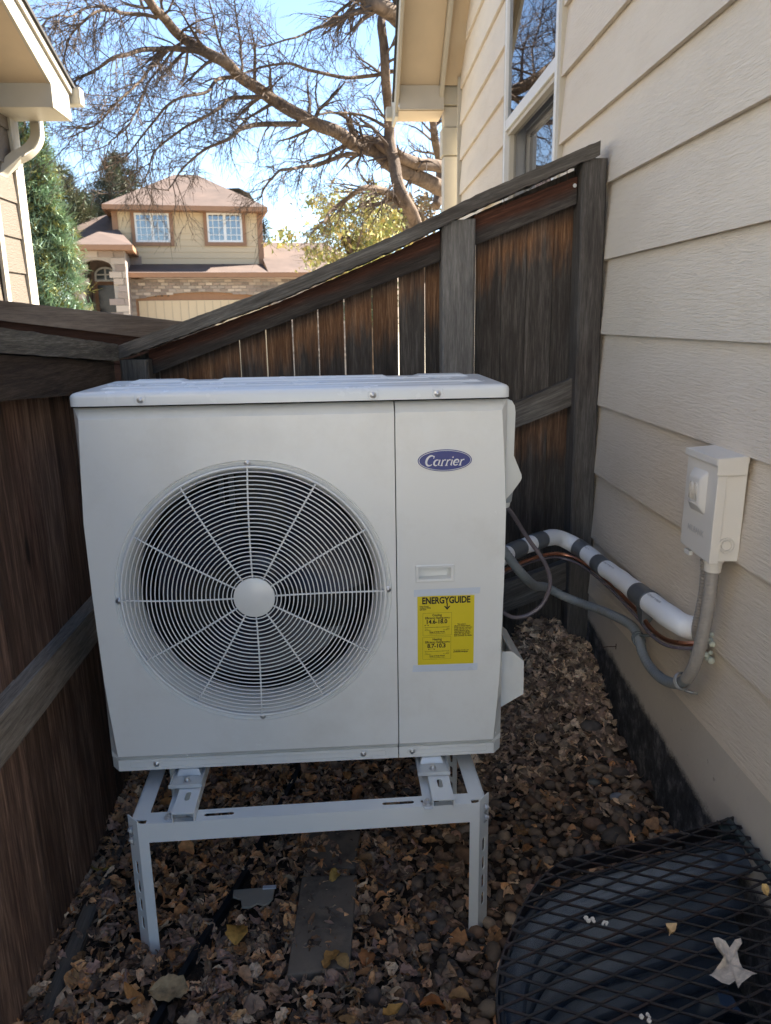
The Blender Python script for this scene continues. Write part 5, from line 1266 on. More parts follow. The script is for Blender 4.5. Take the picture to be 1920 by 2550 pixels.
# pavers, edging board, black plastic edging, flat shard
def pv(P4, z, th, lab, mat=PAVER, name='paver', cat='paver'):
    mb = MB(); q = [np.array([*onZ(a, b, z)[:2], z]) for a, b in P4]; mb.hexa([p-np.array([0,0,th]) for p in q]+q); o = mb.build(name, mat, bevel=.004, loc=tuple(q[0])); tag(o, lab, cat); return o
pv(((770,2072),(898,2068),(884,2160),(760,2162)), -.383, .03, 'upper grey concrete paver half buried in leaves between the stand legs')
pv(((752,2182),(890,2178),(871,2410),(714,2428)), -.376, .03, 'lower long grey concrete paver half buried in leaves in front of the stand')
q = [np.array([*onZ(a, b, -.366)[:2], -.366]) for a, b in ((582,2216),(684,2208),(680,2235),(668,2248),(655,2252),(640,2248),(622,2258),(602,2258),(600,2238),(580,2232))]
tag(MB().prism(q, (0,0,-.006)).build('stone_shard', plain('pale_grey_slate', (.30,.27,.22), .8, var=.2), loc=tuple(q[0])), 'flat pale grey slate shard lying on leaves left of the lower paver', 'stone shard')
q = onZ(672, 2211, -.365); tag(MB().box((q[0]-.018,q[1]-.004,-.3658),(q[0]+.016,q[1]+.006,-.362)).build('paper_scrap', plain('white_scrap', (.5,.52,.56), .6), loc=(q[0],q[1],-.37)), 'small whitish scrap on top of the slate shard', 'scrap')
mb = MB(); P_ = smooth_path([(.42,.72,-.39),(.409,.635,-.39),(.345,.38,-.388),(.296,.176,-.385),(.249,.008,-.382),(.205,-.112,-.382),(.150,-.302,-.382),(.10,-.5,-.382)], 6); vs = []
for p in P_: vs += [(p.x-.003,p.y,p.z-.04),(p.x+.012,p.y,p.z-.04),(p.x+.012,p.y,p.z+.006),(p.x-.003,p.y,p.z+.006)]
mb.add(vs, [(i*4+k,i*4+(k+1)%4,(i+1)*4+(k+1)%4,(i+1)*4+k) for i in range(len(P_)-1) for k in range(4)])
tag(mb.build('landscape_edging', BLACKP, loc=(.29,.17,-.4)), 'black plastic landscape edging strip running diagonally through the leaves', 'edging')
eb_ = thing('edging_board', 'grey weathered board laid in the leaves along the foot of the left fence', 'board', (-.09, -.1, -.39))
slab_y('board', EDGM, eb_, -1.2, .02, lambda y: -.44, lambda y: -.376, -.108, -.072, 20); slab_y('board', EDGM, eb_, .03, .32, lambda y: -.44, lambda y: -.380, -.095, -.068, 8)
# twigs and needles on the ground
mb = MB()
for k in range(320):
    x, y = rand_spot() if random.random() < .6 else stone_spot(); a = random.uniform(0, 3.14); L_ = random.uniform(.02, .07); z = gz(x, y)+.016
    mb.tube([(x,y,z),(x+L_/2*math.cos(a),y+L_/2*math.sin(a),z+.004),(x+L_*math.cos(a+.3),y+L_*math.sin(a+.3),z+.001)], .0008, 4, col=(.2,.15,.10))
o = stuff(mb.build('ground_twigs', LEAFM, colors=True)); tag(o, 'thin dry stems and needles scattered over leaves and gravel', 'twigs')
# deep well floor leaves
mb = MB()
for k in range(160):
    a, b = random.uniform(.85,1.35), random.uniform(-1.25,-.4); v, f = random.choice(LV); mb.add((v*.9) @ rotm(random.uniform(0,6), .2, .2).T+np.array([a,b,-1.08]), f, 0, random.choice(LC))
stuff(mb.build('leaves_in_well', LEAFM, smooth=True, colors=True)); tag(bpy.data.objects['leaves_in_well'], 'dead leaves on the floor of the window well', 'leaves')

# =================================================================== FAR HOUSE
TH = R_(10); FU = np.array([math.cos(TH), math.sin(TH), 0]); FN = np.array([math.sin(TH), -math.cos(TH), 0])   # FN towards us
FO = np.array([-5.0, 29.0, 0.0])
def F(u, d, z): return FO+FU*u+FN*d+np.array([0,0,z])
def fpx(px, py, d):   # pixel -> (u, z) on facade plane set forward by d
    p = on_plane(px, py, FO+FN*d, FN); r_ = p-FO; return float(r_ @ FU), float(p[2])
c8 = lambda a, b: (150+a*.42017, 470+b*.42017)
def fq(a, b, d): return fpx(*c8(a, b), d)
fh = thing('house', 'two storey cream house with brown roof and brick front across the street', 'house', tuple(F(0,-3,-1.5)))
def fb(mb, u0, u1, d0, d1, z0, z1, col=None): mb.hexa([F(u0,d0,z0),F(u1,d0,z0),F(u1,d1,z0),F(u0,d1,z0),F(u0,d0,z1),F(u1,d0,z1),F(u1,d1,z1),F(u0,d1,z1)], 0, col); return mb
GZ = -1.6
uL, zE = fq(318,130,0); uR, _ = fq(1178,130,0); zWb = fq(700,448,0)[1]
zTop = fq(700,95,0)[1]
fb(MB(), uL, uR, -7, -.03, zWb-.4, zE+.3).build('upper_wall', CREAM, fh)
hc = (zE+.1-zWb)/9
for i in range(9): 
    z = zWb+hc*i; mb = MB(); mb.hexa([F(uL,.015,z),F(uR,.015,z),F(uR,-.02,z),F(uL,-.02,z),F(uL,-.005,z+hc*.98),F(uR,-.005,z+hc*.98),F(uR,-.02,z+hc*.98),F(uL,-.02,z+hc*.98)]); mb.build('siding_board', CREAM, fh)
for u in (uL, uR): fb(MB(), u-.10, u+.10, -.05, .04, zWb, zE).build('corner_board', ORNG, fh)
fb(MB(), uL, uR, .02, .05, zE-.02, zE+.16).build('frieze_board', ORNG, fh)
# hip roof
def hip(u0, u1, d0, d1, z0, zr, ru0, ru1, rd, mat=SHING):
    mb = MB(); P8 = [F(u0,d1,z0),F(u1,d1,z0),F(u1,d0,z0),F(u0,d0,z0),F(ru0,rd,zr),F(ru1,rd,zr)]
    mb.add(P8, [(0,1,5,4),(1,2,5),(2,3,4,5),(3,0,4),(3,2,1,0)]); return mb.build('roof', mat, fh)
eu0, ez = fq(245,92,.7); eu1 = fq(1228,98,.7)[0]; rz_ = fq(760,-45,-3)[1]
hip(eu0, eu1, -7.6, .75, ez, rz_+.3, fq(680,0,-3)[0], fq(820,0,-3)[0], -3.4)
fz = fq(700,128,.7)[1]
for (a, b, c, d) in ((eu0,eu1,.70,.78),(eu1-.08,eu1,-7.5,.699),(eu0,eu0+.08,-7.5,.699)):
    fb(MB(), a, b, c, d, fz, ez-.002).build('fascia', ORNG, fh)
fb(MB(), eu0+.09, eu1-.09, -7.4, .69, fz+.02, fz+.05).build('soffit', ORNG, fh)
# windows upstairs
def fwin(x0, y0, x1, y1, d, cols, rows, name='window', split=True):
    u0, z1 = fq(x0, y0, d); u1, z0 = fq(x1, y1, d)
    mb = MB(); t = .13
    for a, b, c, e in ((u0-t,u1+t,z0-t,z0-.001),(u0-t,u1+t,z1+.001,z1+t*.9),(u0-t,u0-.001,z0,z1),(u1+.001,u1+t,z0,z1)): fb(mb, a, b, d, d+.07, c, e)
    wt = mb.build(name, ORNG, fh); mb = MB(); t = .07
    for a, b, c, e in ((u0,u1,z0,z0+t),(u0,u1,z1-t,z1),(u0,u0+t,z0+t,z1-t),(u1-t,u1,z0+t,z1-t)): fb(mb, a, b, d+.0, d+.05, c, e)
    um = (u0+u1)/2
    if split: fb(mb, um-.05, um+.05, d, d+.052, z0+t, z1-t)
    mb.build('frame', VINYL, wt)
    MB().add([F(u0+.02,d+.015,z0+.02),F(u1-.02,d+.015,z0+.02),F(u1-.02,d+.015,z1-.02),F(u0+.02,d+.015,z1-.02)], [(0,1,2,3)]).build('pane', FGLASS, wt)
    MB().add([F(u0+.02,d-.06 if False else d+.004,z0+.02),F(u1-.02,d+.004,z0+.02),F(u1-.02,d+.004,z1-.02),F(u0+.02,d+.004,z1-.02)], [(0,1,2,3)]).build('blind', plain('grey_blue_blind', (.16,.2,.27), .8, var=.4, nscale=1.2), wt)
    for k in range(1, cols):
        u = u0+(u1-u0)*k/cols; mb = MB()
        fb(mb, u-.012, u+.012, d+.016, d+.03, z0+t, z1-t).build('muntin', VINYL, wt)
    for k in range(1, rows):
        z = z0+(z1-z0)*k/rows; fb(MB(), u0+t, u1-t, d+.0305, d+.034, z-.012, z+.012).build('muntin', VINYL, wt)
    return wt
fwin(435,143,655,318,.02,6,4); fwin(865,143,1083,318,.02,6,4)
# lower storey: brick wall with garage, entry tower
uG0 = fq(400,600,1.2)[0]; uG1 = fq(1900,600,1.2)[0]; zG1 = fq(700,535,1.2)[1]
random.seed(11)
BC = [(.36,.285,.235),(.30,.24,.205),(.42,.34,.275),(.25,.20,.17),(.34,.29,.25),(.46,.38,.31)]
singles = []
mbig = MB()
nb_ = 0
def brick(u, z, wd, ht, d, solid):
    global nb_
    col = sc(random.choice(BC), random.uniform(.75,1.1)); pr0 = random.uniform(.02,.045); j = .012
    if solid and nb_ < 290:
        nb_ += 1; m_ = MB(); fb(m_, u+j, u+wd-j, d, d+pr0, z+j, z+ht-j, col); m_.build('brick', BRICK, fh, colors=True)
    else: fb(mbig, u+j, u+wd-j, d, d+pr0, z+j, z+ht-j, col)
# garage door opening geometry
gu0, gz1 = fq(445,665,1.2); gu1 = fq(1250,665,1.2)[0]; gzs = fq(445,655,1.2)[1]; gza = fq(760,612,1.2)[1]
gc = (gu0+gu1)/2
def garch(u): return gzs+(gza-gzs)*max(0, 1-((u-gc)/((gu1-gu0)/2))**2)
eu_0, eu_1 = fq(75,500,2.6)[0], fq(392,500,2.6)[0]; ezt = fq(200,365,2.6)[1]
au0, au1 = fq(128,500,2.6)[0], fq(312,500,2.6)[0]; azs = fq(128,470,2.6)[1]; aza = fq(215,420,2.6)[1]; ac = (au0+au1)/2
def earch(u): return azs+(aza-azs)*math.sqrt(max(0, 1-((u-ac)/((au1-au0)/2))**2))
zvis = -.6
row = 0; z = ezt-.23
while z > zvis:      # entry tower stones (largest in view)
    u = eu_0 - (.2 if row % 2 else 0)
    while u < eu_1:
        wd = random.choice((.34,.42,.50)); a, b = max(u, eu_0), min(u+wd, eu_1)
        if b-a > .08 and not (au0-.0 < (a+b)/2 < au1+.0 and z+.10 < earch((a+b)/2)): brick(a, z, b-a, .22, 2.6, True)
        u += wd
    z -= .22; row += 1
z = zG1-.12; row = 0
while z > zvis:
    u = uG0+(.1 if row % 2 else 0)
    while u < uG1:
        wd = .26
        if not (gu0-.05 < u+wd/2 < gu1+.05 and z+.06 < garch(u+wd/2)): brick(u, z, wd, .11, 1.2, True)
        u += wd
    z -= .11; row += 1
stuff(mbig.build('brickwork', BRICK, fh, colors=True))
MORT = plain('grey_mortar', (.30,.26,.22), .95)
def arched_wall(u0, u1, a0, a1, archf, ztop, d, zlow, name, thick=.3):
    mb = MB(); fb(mb, u0, a0, d-thick, d, zlow, ztop); fb(mb, a1, u1, d-thick, d, zlow, ztop); n = 16
    for i in range(n):
        ua, ub = a0+(a1-a0)*i/n, a0+(a1-a0)*(i+1)/n; za, zb_ = archf(ua), archf(ub)
        mb.hexa([F(ua,d-thick,za),F(ub,d-thick,zb_),F(ub,d,zb_),F(ua,d,za),F(ua,d-thick,ztop),F(ub,d-thick,ztop),F(ub,d,ztop),F(ua,d,ztop)])
    return mb.build(name, MORT, fh)
arched_wall(uG0, uG1, gu0, gu1, garch, zG1, 1.2, GZ, 'garage_wall'); arched_wall(eu_0, eu_1, au0, au1, earch, ezt, 2.6, GZ, 'entry_wall', .35)
fb(MB(), eu_1-.3, eu_1, .2, 2.25, GZ, ezt).build('entry_side_wall', plain('brick_side', (.25,.2,.17), .9, var=.3, nscale=8), fh)
fb(MB(), eu_0, eu_0+.3, .2, 2.25, GZ, ezt).build('entry_side_wall', plain('brick_side2', (.25,.2,.17), .9, var=.3, nscale=8), fh)
fb(MB(), eu_0, eu_1+.4, .1, .2, GZ, ezt).build('entry_back_wall', plain('brick_back', (.25,.19,.155), .9, var=.3, nscale=8), fh)
fb(MB(), gu0-.02, gu1+.02, .95, 1.0, GZ, gza+.1).build('garage_surround', ORNG, fh)
zd = fq(700,662,1.05)[1]
gd = fb(MB(), gu0+.1, gu1-.1, 1.001, 1.04, GZ, zd).build('garage_door', GAR, fh)
for k in range(1, 16):
    u = gu0+.1+(gu1-gu0-.2)*k/16; fb(MB(), u-.012, u+.012, 1.041, 1.05, GZ, zd-.02).build('door_groove', plain('groove', (.40,.33,.24), .7) if k == 1 else bpy.data.materials['groove'], gd)
# three faint digits, too small to read, above the garage door
nu, nz = fq(560,640,1.05)
for k in range(3): fb(MB(), nu+k*.22, nu+k*.22+.07, 1.001, 1.03, nz, nz+.17).build('house_digit', plain('brown_digit', (.10,.06,.04), .6) if k == 0 else bpy.data.materials['brown_digit'], fh)
# garage eave, lower roof
lz0 = fq(700,497,1.9)[1]; lzf = fq(700,525,1.9)[1]
fb(MB(), uG0-.1, uG1+.5, 1.85, 1.93, lzf, lz0-.003).build('fascia', ORNG, fh); fb(MB(), uG0, uG1+.4, .0, 1.84, lzf+.03, lzf+.06).build('soffit', ORNG, fh)
ug2 = fq(1205,440,0)[0]; rr0, rzz = fq(1205,318,-2.5); rr1 = fq(1560,318,-2.5)[0]
mb = MB(); yb = -2.5
mb.add([F(uG0-.1,1.95,lz0),F(uR+.05,1.95,lz0),F(uR+.05,-.03,zWb+.02),F(uG0-.1,-.03,zWb+.02)], [(0,1,2,3)]); mb.build('garage_roof', SHING, fh)
mb = MB(); eR = rr1+1.6
sl0 = (rzz-lz0)/(1.95+2.5)
mb.add([F(uR+.05,1.95,lz0),F(eR,1.95,lz0),F(rr1,-2.5,rzz),F(uR+.05,-2.5,rzz),F(eR,-7,lz0),F(uR+.05,-7,lz0)], [(0,1,2,3),(1,4,2),(4,5,3,2)]); mb.build('garage_roof', SHING, fh)
# entry hip roof
ez0 = fq(200,330,3.2)[1]; q0, q1 = fq(55,330,3.2)[0], fq(352,330,3.2)[0]; qa = fq(215,255,1.5); 
mb = MB(); mb.add([F(q0,3.2,ez0),F(q1+.4,3.2,ez0),F(q1+.4,0,ez0),F(q0,0,ez0),F(qa[0],1.4,qa[1]),F(qa[0]+.6,-.03,qa[1]+.25)], [(0,1,4),(1,2,5,4),(0,4,5,3)]); mb.build('entry_roof', SHING, fh)
le = fq(20,270,0); la = fq(305,178,0)
mb = MB(); mb.add([F(le[0]-1.5,1.0,ez0+.1),F(uL+.02,1.0,ez0+.1),F(uL+.02,-2.0,la[1]+.5),F(le[0]-.4,-2.0,la[1]-.1),F(le[0]-1.5,-5,ez0)], [(0,1,2,3),(0,3,4)]); mb.build('left_roof', SHING, fh)
zfe = fq(200,362,3.2)[1]
fb(MB(), q0, q1+.4, 3.12, 3.2, zfe, ez0-.003).build('fascia', ORNG, fh); fb(MB(), q1+.32, q1+.4, .05, 3.119, zfe, ez0-.003).build('fascia', ORNG, fh); fb(MB(), q0+.02, q1+.31, .2, 3.11, zfe+.02, zfe+.05).build('soffit', ORNG, fh)
# front door with arched transom
du0, dz1 = fq(222,572,.25); du1 = fq(325,572,.25)[0]
dr = fb(MB(), du0-.12, du1+.12, .201, .26, GZ, dz1+.15).build('front_door', ORNG, fh); fb(MB(), du0, du1, .261, .28, GZ, dz1).build('door_pane', plain('dark_door', (.02,.025,.03), .15), dr)
mb = MB(); mb.tube([F(du0+.12,.31,dz1-1.35),F(du0+.12,.33,dz1-1.6)], .03, 6); mb.build('handle', plain('brass', (.6,.42,.15), .3, 1), dr)
tu0, tz0 = fq(218,540,.25); tu1, tz1 = fq(318,472,.25); tc = (tu0+tu1)/2; tr_ = (tu1-tu0)/2
pts = [F(tu0-.07,.262,tz0-.06)]+[F(tc-(tr_+.07)*math.cos(R_(a)), .262, tz0+.15+(tz1-tz0-.1)*math.sin(R_(a))) for a in range(0,181,15)]+[F(tu1+.07,.262,tz0-.06)]
tw = MB().prism(pts, FN*.04).build('transom_window', VINYL, fh)
pts = [F(tu0,.31,tz0)]+[F(tc-tr_*math.cos(R_(a)), .31, tz0+.15+(tz1-tz0-.17)*math.sin(R_(a))) for a in range(0,181,15)]+[F(tu1,.31,tz0)]
MB().add(pts, [tuple(range(len(pts)))]).build('transom_pane', plain('green_grey_glass', (.07,.09,.10), .08), tw)
fb(MB(), tc-.03, tc+.03, .312, .33, tz0, tz1-.02).build('muntin', VINYL, tw); fb(MB(), tu0, tu1, .331, .34, (tz0+tz1)/2-.05, (tz0+tz1)/2).build('muntin', VINYL, tw)
# small gable of a farther house peeking over the ridge
gh = thing('house', 'roof corner of a farther pale house just peeking over the brown ridge', 'house', tuple(onY(1150*.42+150, 470, 48)*[1,1,0]+[0,0,-2]))
a_ = onY(*c8(900,0), 48); b_ = onY(*c8(1060,-5), 48); c_ = onY(*c8(1125,30), 48)
mb = MB(); mb.add([a_, b_, c_, np.array([a_[0],48,0]), np.array([c_[0],48,0])]+[p+np.array([0,6,0]) for p in (a_, b_, c_, np.array([a_[0],48,0]), np.array([c_[0],48,0]))], [(0,1,6,5),(1,2,7,6)]); mb.build('roof', SHGRN, gh)
mb = MB(); mb.prism([a_-[0,0,.3], b_-[0,-.3,.3], c_-[0,-.1,.35], np.array([c_[0],48.2,-2]), np.array([a_[0],48.2,-2])], (0,5,0)); mb.build('wall', TRIM2, gh)

# =================================================================== TREES
def conifer(px, py_top, py_base, Y, halfw_px, label, cols, n_br=150, droop=.25, seed=1, name='spruce_tree', tuft=.16, irr=.25, dens=1.0):
    random.seed(seed)
    top = onY(px, py_top, Y); bx0 = top[0]; zt_ = top[2]; dist = Y+1.7; hw = halfw_px*dist/FPX; zb0 = onY(px, py_base, Y)[2]; zg_ = gz(bx0, Y, False); zlow = max(zg_+.3, zb0-.5)
    t = thing(name, label, 'tree', (bx0, Y, zg_))
    MB().tube([(bx0,Y,zg_),(bx0,Y,(zg_+zt_)/2),(bx0,Y,zt_)], [.18,.10,.01], 8).build('trunk', BARK, t, smooth=True)
    mb = MB(); Hh = zt_-zg_
    for b in range(n_br):
        f = (b+.5)/n_br; f = f**.8; z = zt_-.05-f*(zt_-zlow); prof = min(1, (f/.9)**.75) ; L_ = hw*prof*random.uniform(1-irr, 1.12)+.08
        a = random.uniform(0, 2*math.pi)
        if math.sin(a) > .75 and random.random() < .6: continue
        nt_ = max(4, int(L_/tuft*3.6*dens))
        for k in range(nt_):
            s_ = (k+random.random())/nt_; r_ = L_*(.12+.88*s_); zz = z+L_*(.18*s_-droop*s_*s_)+random.gauss(0,.05)
            side = random.gauss(0,.16)*L_*(1-.3*s_); cxp = bx0+math.cos(a)*r_-math.sin(a)*side; cyp = Y+math.sin(a)*r_+math.cos(a)*side
            col = sc(random.choice(cols), random.uniform(.6,1.25))
            for q in range(10):
                th_ = a+random.gauss(0,.9); ph = random.gauss(.1,.45); Lq = tuft*random.uniform(.5,1.1); wq = tuft*.065
                dx, dy, dz = math.cos(th_)*math.cos(ph)*Lq, math.sin(th_)*math.cos(ph)*Lq, math.sin(ph)*Lq
                ox, oy, oz = random.gauss(0,tuft*.25), random.gauss(0,tuft*.25), random.gauss(0,tuft*.25)
                mb.add([(cxp+ox-wq*math.sin(th_),cyp+oy+wq*math.cos(th_),zz+oz),(cxp+ox+wq*math.sin(th_),cyp+oy-wq*math.cos(th_),zz+oz+wq*.5),(cxp+ox+dx,cyp+oy+dy,zz+oz+dz)], [(0,1,2)], 0, col)
    mb.build('foliage', NEEDLE, t, colors=True)
BG_ = [(.22,.33,.23),(.17,.27,.18),(.30,.42,.27),(.26,.37,.30)]
conifer(45, 190, 850, 9.5, 104, 'tall blue green spruce close behind the tan house corner', BG_+[(.24,.24,.08)], 300, .22, 3, tuft=.14, dens=1.9)
conifer(150, 410, 640, 30, 95, 'narrow dark pine between the spruce and the far house', [(.18,.20,.13),(.24,.25,.17),(.12,.15,.10)], 210, .15, 4, 'pine_tree', .38, .5)
conifer(282, 383, 640, 38, 150, 'broad dark spruce rising behind the left end of the far roof', [(.15,.17,.12),(.22,.22,.16),(.10,.12,.095)], 300, .22, 5, tuft=.45)
conifer(206, 478, 700, 34, 80, 'small dark pine filling the gap left of the far roof', [(.09,.12,.10),(.14,.16,.12)], 150, .15, 6, 'pine_tree', .4, .5)
conifer(655, 545, 700, 45, 24, 'tiny dark conifer right of the far house', [(.04,.06,.045),(.06,.075,.05)], 40, .15, 8, 'pine_tree', .4)
conifer(925, 455, 760, 22, 75, 'sparse green pine behind the bare tree trunk', [(.13,.17,.075),(.17,.20,.10),(.10,.13,.07)], 80, .15, 9, 'pine_tree', .34, .5)
conifer(775, 560, 760, 50, 34, 'grey green conifer on the hillside behind the far garage roof', [(.09,.095,.07),(.12,.115,.085)], 50, .15, 10, 'pine_tree', .4)
def leafy(px, py, Y, rx_px, rz_px, label, cols, n, seed, size=.09):
    random.seed(seed); c = onY(px, py, Y); k = (Y+1.7)/FPX; rx_, rz0 = rx_px*k, rz_px*k; zg_ = gz(c[0], Y, False)
    t = thing('leafy_tree', label, 'tree', (c[0], Y, zg_))
    mb = MB(); mb.tube([(c[0],Y,zg_),(c[0]+.1,Y,c[2])], [.12,.05], 7)
    for q in range(14):
        a = random.uniform(0,6.28); e = random.uniform(.2,1); mb.tube([(c[0],Y,c[2]-rz0*.6),(c[0]+math.cos(a)*rx_*.5*e,Y+math.sin(a)*rx_*.5,c[2]),(c[0]+math.cos(a)*rx_*e,Y+math.sin(a)*rx_*e,c[2]+rz0*random.uniform(.1,.8))], [.04,.025,.006], 5)
    mb.build('trunk', BARK, t)
    mb = MB(); cl = [(random.gauss(0,.42), random.gauss(0,.42), random.gauss(0,.42)) for _ in range(34)]
    for i in range(n):
        q = random.choice(cl); x = c[0]+(q[0]+random.gauss(0,.16))*rx_; y = Y+(q[1]+random.gauss(0,.16))*rx_; z = c[2]+(q[2]+random.gauss(0,.16))*rz0
        col = sc(random.choice(cols), random.uniform(.6,1.2)); v = np.random.default_rng(i).normal(0, size, (3,3)); mb.add([(x+a[0],y+a[1],z+a[2]) for a in v], [(0,1,2)], 0, col)
    mb.build('crown', NEEDLE, t, colors=True)
leafy(880, 600, 16, 120, 95, 'yellow green leafy tree seen low behind the bare trunk', [(.42,.42,.13),(.50,.46,.18),(.30,.34,.12),(.50,.40,.18)], 4200, 21, .045)
leafy(1010, 560, 24, 100, 90, 'tan thicket of bare brush glowing behind the trunk base', [(.34,.26,.17),(.28,.20,.13),(.22,.2,.12)], 3500, 22, .06)

# ---- the large bare tree
random.seed(5)
bt = thing('bare_tree', 'large leafless tree with long arching limbs spread across the blue sky', 'tree', (1.9, 9.5, -.7))
tw = MB(); c1 = lambda a, b: (a*.6, b*.6); c2 = lambda a, b: (900+a*.6122, b*.6122)
def P3(p, Y): return Vector(onY(p[0], p[1], Y))
def limb(pts, Y0, Y1, w0, w1, name='limb', sides=9):
    n = len(pts); Q = []
    for i, p in enumerate(pts):
        t = i/(n-1); Q.append(P3(p, Y0+(Y1-Y0)*t+.25*math.sin(i*1.7)))
    S_ = smooth_path(Q, 7); m = len(S_); rad_ = []
    for i, p in enumerate(S_):
        t = i/(m-1); rad_.append(.88*(w0+(w1-w0)*t)*(p.y+1.7)/FPX/2*(1+.06*mnoise.noise(Vector((i*.9,0,w0)))))
        if 0 < i < m-1: S_[i] = p + Vector((mnoise.noise(p*2.1), 0, mnoise.noise(p*2.1+Vector((9,0,0)))))*.045
    MB().tube(S_, rad_, sides).build(name, BARK, bt, smooth=True)
    return S_, rad_
def twig(p, d, L, r, depth, sag):
    n = 4 if L > .25 else 3; pts = [p]; dirv = d.normalized(); kids = []
    for i in range(n):
        dirv = (dirv + Vector((random.gauss(0,.16), random.gauss(0,.16), random.gauss(0,.16)-sag)))
        dirv.normalize(); p = p+dirv*(L/n); pts.append(p); kids.append((p, dirv.copy(), i))
    rs = [r*(1-.65*i/n) for i in range(n+1)]
    tw.tube(pts, rs, 4 if r > .006 else 3, cap=False)
    if depth <= 0: return
    for (q, dv, i) in kids:
        for _ in range(random.choice((1,1,2)) if depth > 1 else random.choice((1,1,2,2))):
            ax = Vector((random.gauss(0,1), random.gauss(0,.7), random.gauss(0,1))).normalized(); nd = (dv + ax*random.uniform(.5,.95)).normalized()
            twig(q, nd, L*random.uniform(.42,.68), max(rs[i+1]*.62, .0028), depth-1, sag*1.2)
def sprout(S_, R__, dens, L0, sag=.05, t0=.0, depth=2, bias=Vector((0,0,0))):
    m = len(S_)
    for i in range(int(m*t0), m):
        if random.random() > dens: continue
        p = S_[i]; tv = (S_[min(i+1,m-1)]-S_[max(i-1,0)]).normalized()
        ax = Vector((random.gauss(0,1), random.gauss(0,.6), random.gauss(0,1))); ax = (ax-tv*ax.dot(tv)).normalized()
        d = (tv*random.uniform(.3,.9)+ax+bias).normalized(); twig(p, d, L0*random.uniform(.6,1.3), max(.0065, R__[i]*.35), depth, sag)
YB = 9.5
# trunk and main limbs (wide to thin), measured along their arcs
A = limb([c2(420,800),c2(335,768),c2(220,715),c2(130,680),c2(60,625),c2(0,598),c1(1400,560),c1(1280,500),c1(1150,420),c1(1040,350),c1(930,265),c1(830,205),c1(760,160),c1(680,75),c1(620,0),c1(560,-90)], 10.5, 8.0, 44, 20)
A2 = limb([c2(420,690),c2(340,680),c2(240,665),c2(150,635),c2(60,590),c2(0,575),c1(1450,590)], 10.2, 9.6, 34, 26)
B_t = limb([c2(330,1300),c2(270,1100),c2(215,905),c2(165,790),c2(120,620),c2(118,500),c2(98,320),c2(85,110),c2(95,0),c2(110,-120)], 9.5, 9.5, 42, 17, 'trunk')
C_t = limb([c2(250,300),c2(185,130),c2(130,60),c2(60,25),c2(-10,-30),c2(-60,-80)], 9.2, 8.8, 46, 34)
J = limb([c2(160,830),c2(120,790),c2(60,770),c2(0,772),c1(1450,820),c1(1390,860),c1(1330,925)], 9.3, 8.4, 22, 7)
A_ = limb([c1(830,215),c1(690,207),c1(560,215),c1(470,240),c1(390,290),c1(310,352)], 8.6, 7.4, 15, 5)
B_ = limb([c1(695,210),c1(640,270),c1(560,350),c1(480,430),c1(400,520),c1(300,570)], 8.3, 7.2, 9, 3)
C_ = limb([c1(650,75),c1(540,55),c1(450,48),c1(370,70),c1(300,150),c1(265,265)], 8.2, 7.2, 10, 4)
C2_ = limb([c1(450,48),c1(380,30),c1(300,60),c1(200,80),c1(120,150)], 7.6, 7.0, 6, 3)
D_ = limb([c1(1000,320),c1(920,325),c1(850,370),c1(740,410),c1(640,500),c1(560,610),c1(440,700)], 8.9, 7.6, 11, 3)
E_ = limb([c1(1110,410),c1(1000,405),c1(920,425),c1(850,480),c1(740,560),c1(640,640),c1(600,760)], 9.1, 7.8, 12, 3)
F_ = limb([c1(1250,515),c1(1080,515),c1(1000,540),c1(930,580),c1(860,620),c1(760,700),c1(700,790)], 9.2, 8.0, 15, 3)
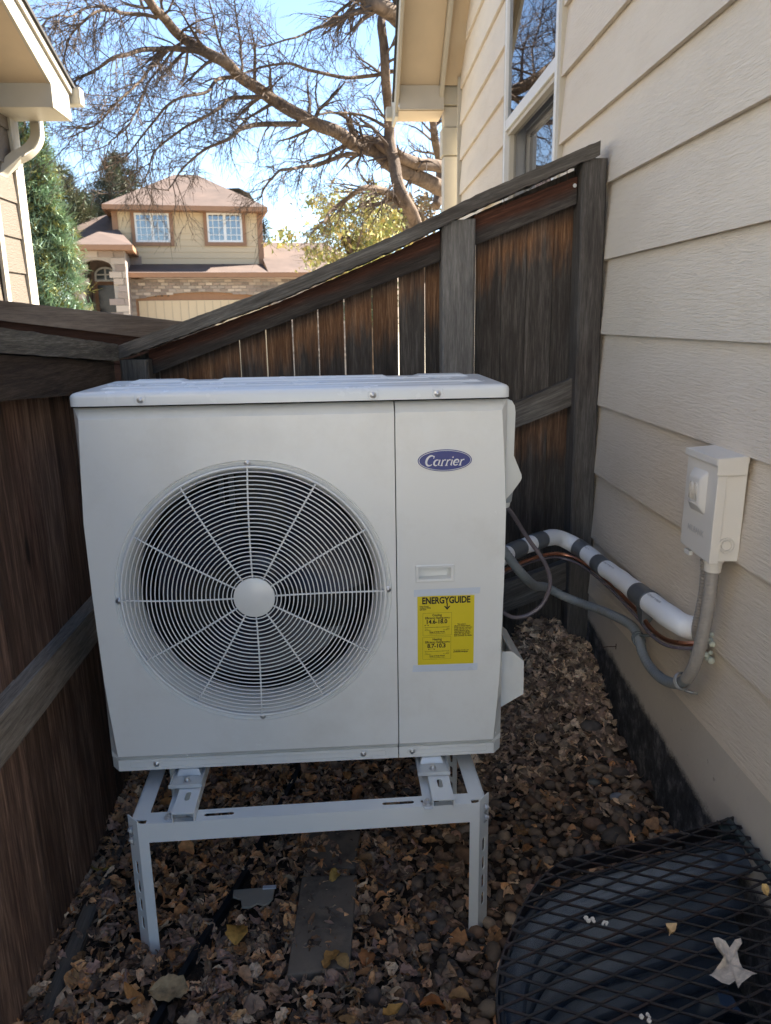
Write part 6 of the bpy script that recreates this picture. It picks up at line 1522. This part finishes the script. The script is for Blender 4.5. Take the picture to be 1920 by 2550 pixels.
G_ = limb([c1(1640,295),c1(1480,320),c1(1300,300),c1(1200,260),c1(1080,280),c1(1000,310)], 9.5, 8.6, 11, 4)
H_ = limb([c1(1610,520),c1(1500,480),c1(1350,470),c1(1240,500)], 9.5, 9.0, 9, 3)
I_ = limb([c1(1480,640),c1(1300,680),c1(1200,700),c1(1130,750),c1(1080,820)], 9.6, 8.6, 12, 4)
K_ = limb([c1(1005,300),c1(1000,200),c1(985,80),c1(970,-40)], 8.9, 8.9, 6, 3)
L2 = limb([c1(740,190),c1(620,330),c1(580,420),c1(540,520),c1(450,600)], 8.4, 7.4, 6, 3)
M_ = limb([c1(1560,0),c1(1450,60),c1(1300,130),c1(1200,160),c1(1080,200)], 9.0, 8.4, 10, 3)
N_ = limb([c1(940,250),c1(900,150),c1(880,60),c1(860,-30)], 8.6, 8.6, 7, 3)
O_ = limb([c2(300,840),c2(320,700),c2(300,560),c2(285,480)], 11, 11, 26, 18)
left = Vector((-.35,0,-.15))
for S_, dens, L0, sag, t0, dp, bias in ((A,.30,.55,.03,.25,2,left*.5),(B_t,.25,.5,.02,.4,2,Vector((0,0,.2))),(C_t,.4,.6,.02,.2,2,left),(J,.6,.45,.05,.1,2,left),(A_,.8,.5,.06,.1,2,left),(B_,1,.42,.07,.1,2,left),(C_,.9,.45,.06,.1,2,left),(C2_,1,.4,.05,0,2,left),
        (D_,.95,.42,.08,.1,2,left),(E_,.95,.42,.09,.1,2,left),(F_,.95,.42,.09,.1,2,left),(G_,.8,.45,.03,.05,2,left),(H_,.8,.4,.04,0,2,left),(I_,.9,.42,.09,.1,2,left),(K_,.7,.4,0,0,2,Vector((0,0,.4))),(L2,.9,.36,.08,0,2,left),(M_,.9,.5,.03,0,2,left),(N_,.8,.4,0,0,2,Vector((-.3,0,.3))),(A2,.3,.4,.03,.2,1,left),(O_,.6,.4,0,.1,2,Vector((0,0,.1)))):
    sprout(S_[0], S_[1], dens, L0, sag, t0, dp, bias)
o = tw.build('twigs', TWIG, bt); stuff(o)
print('twig faces', len(tw.f))
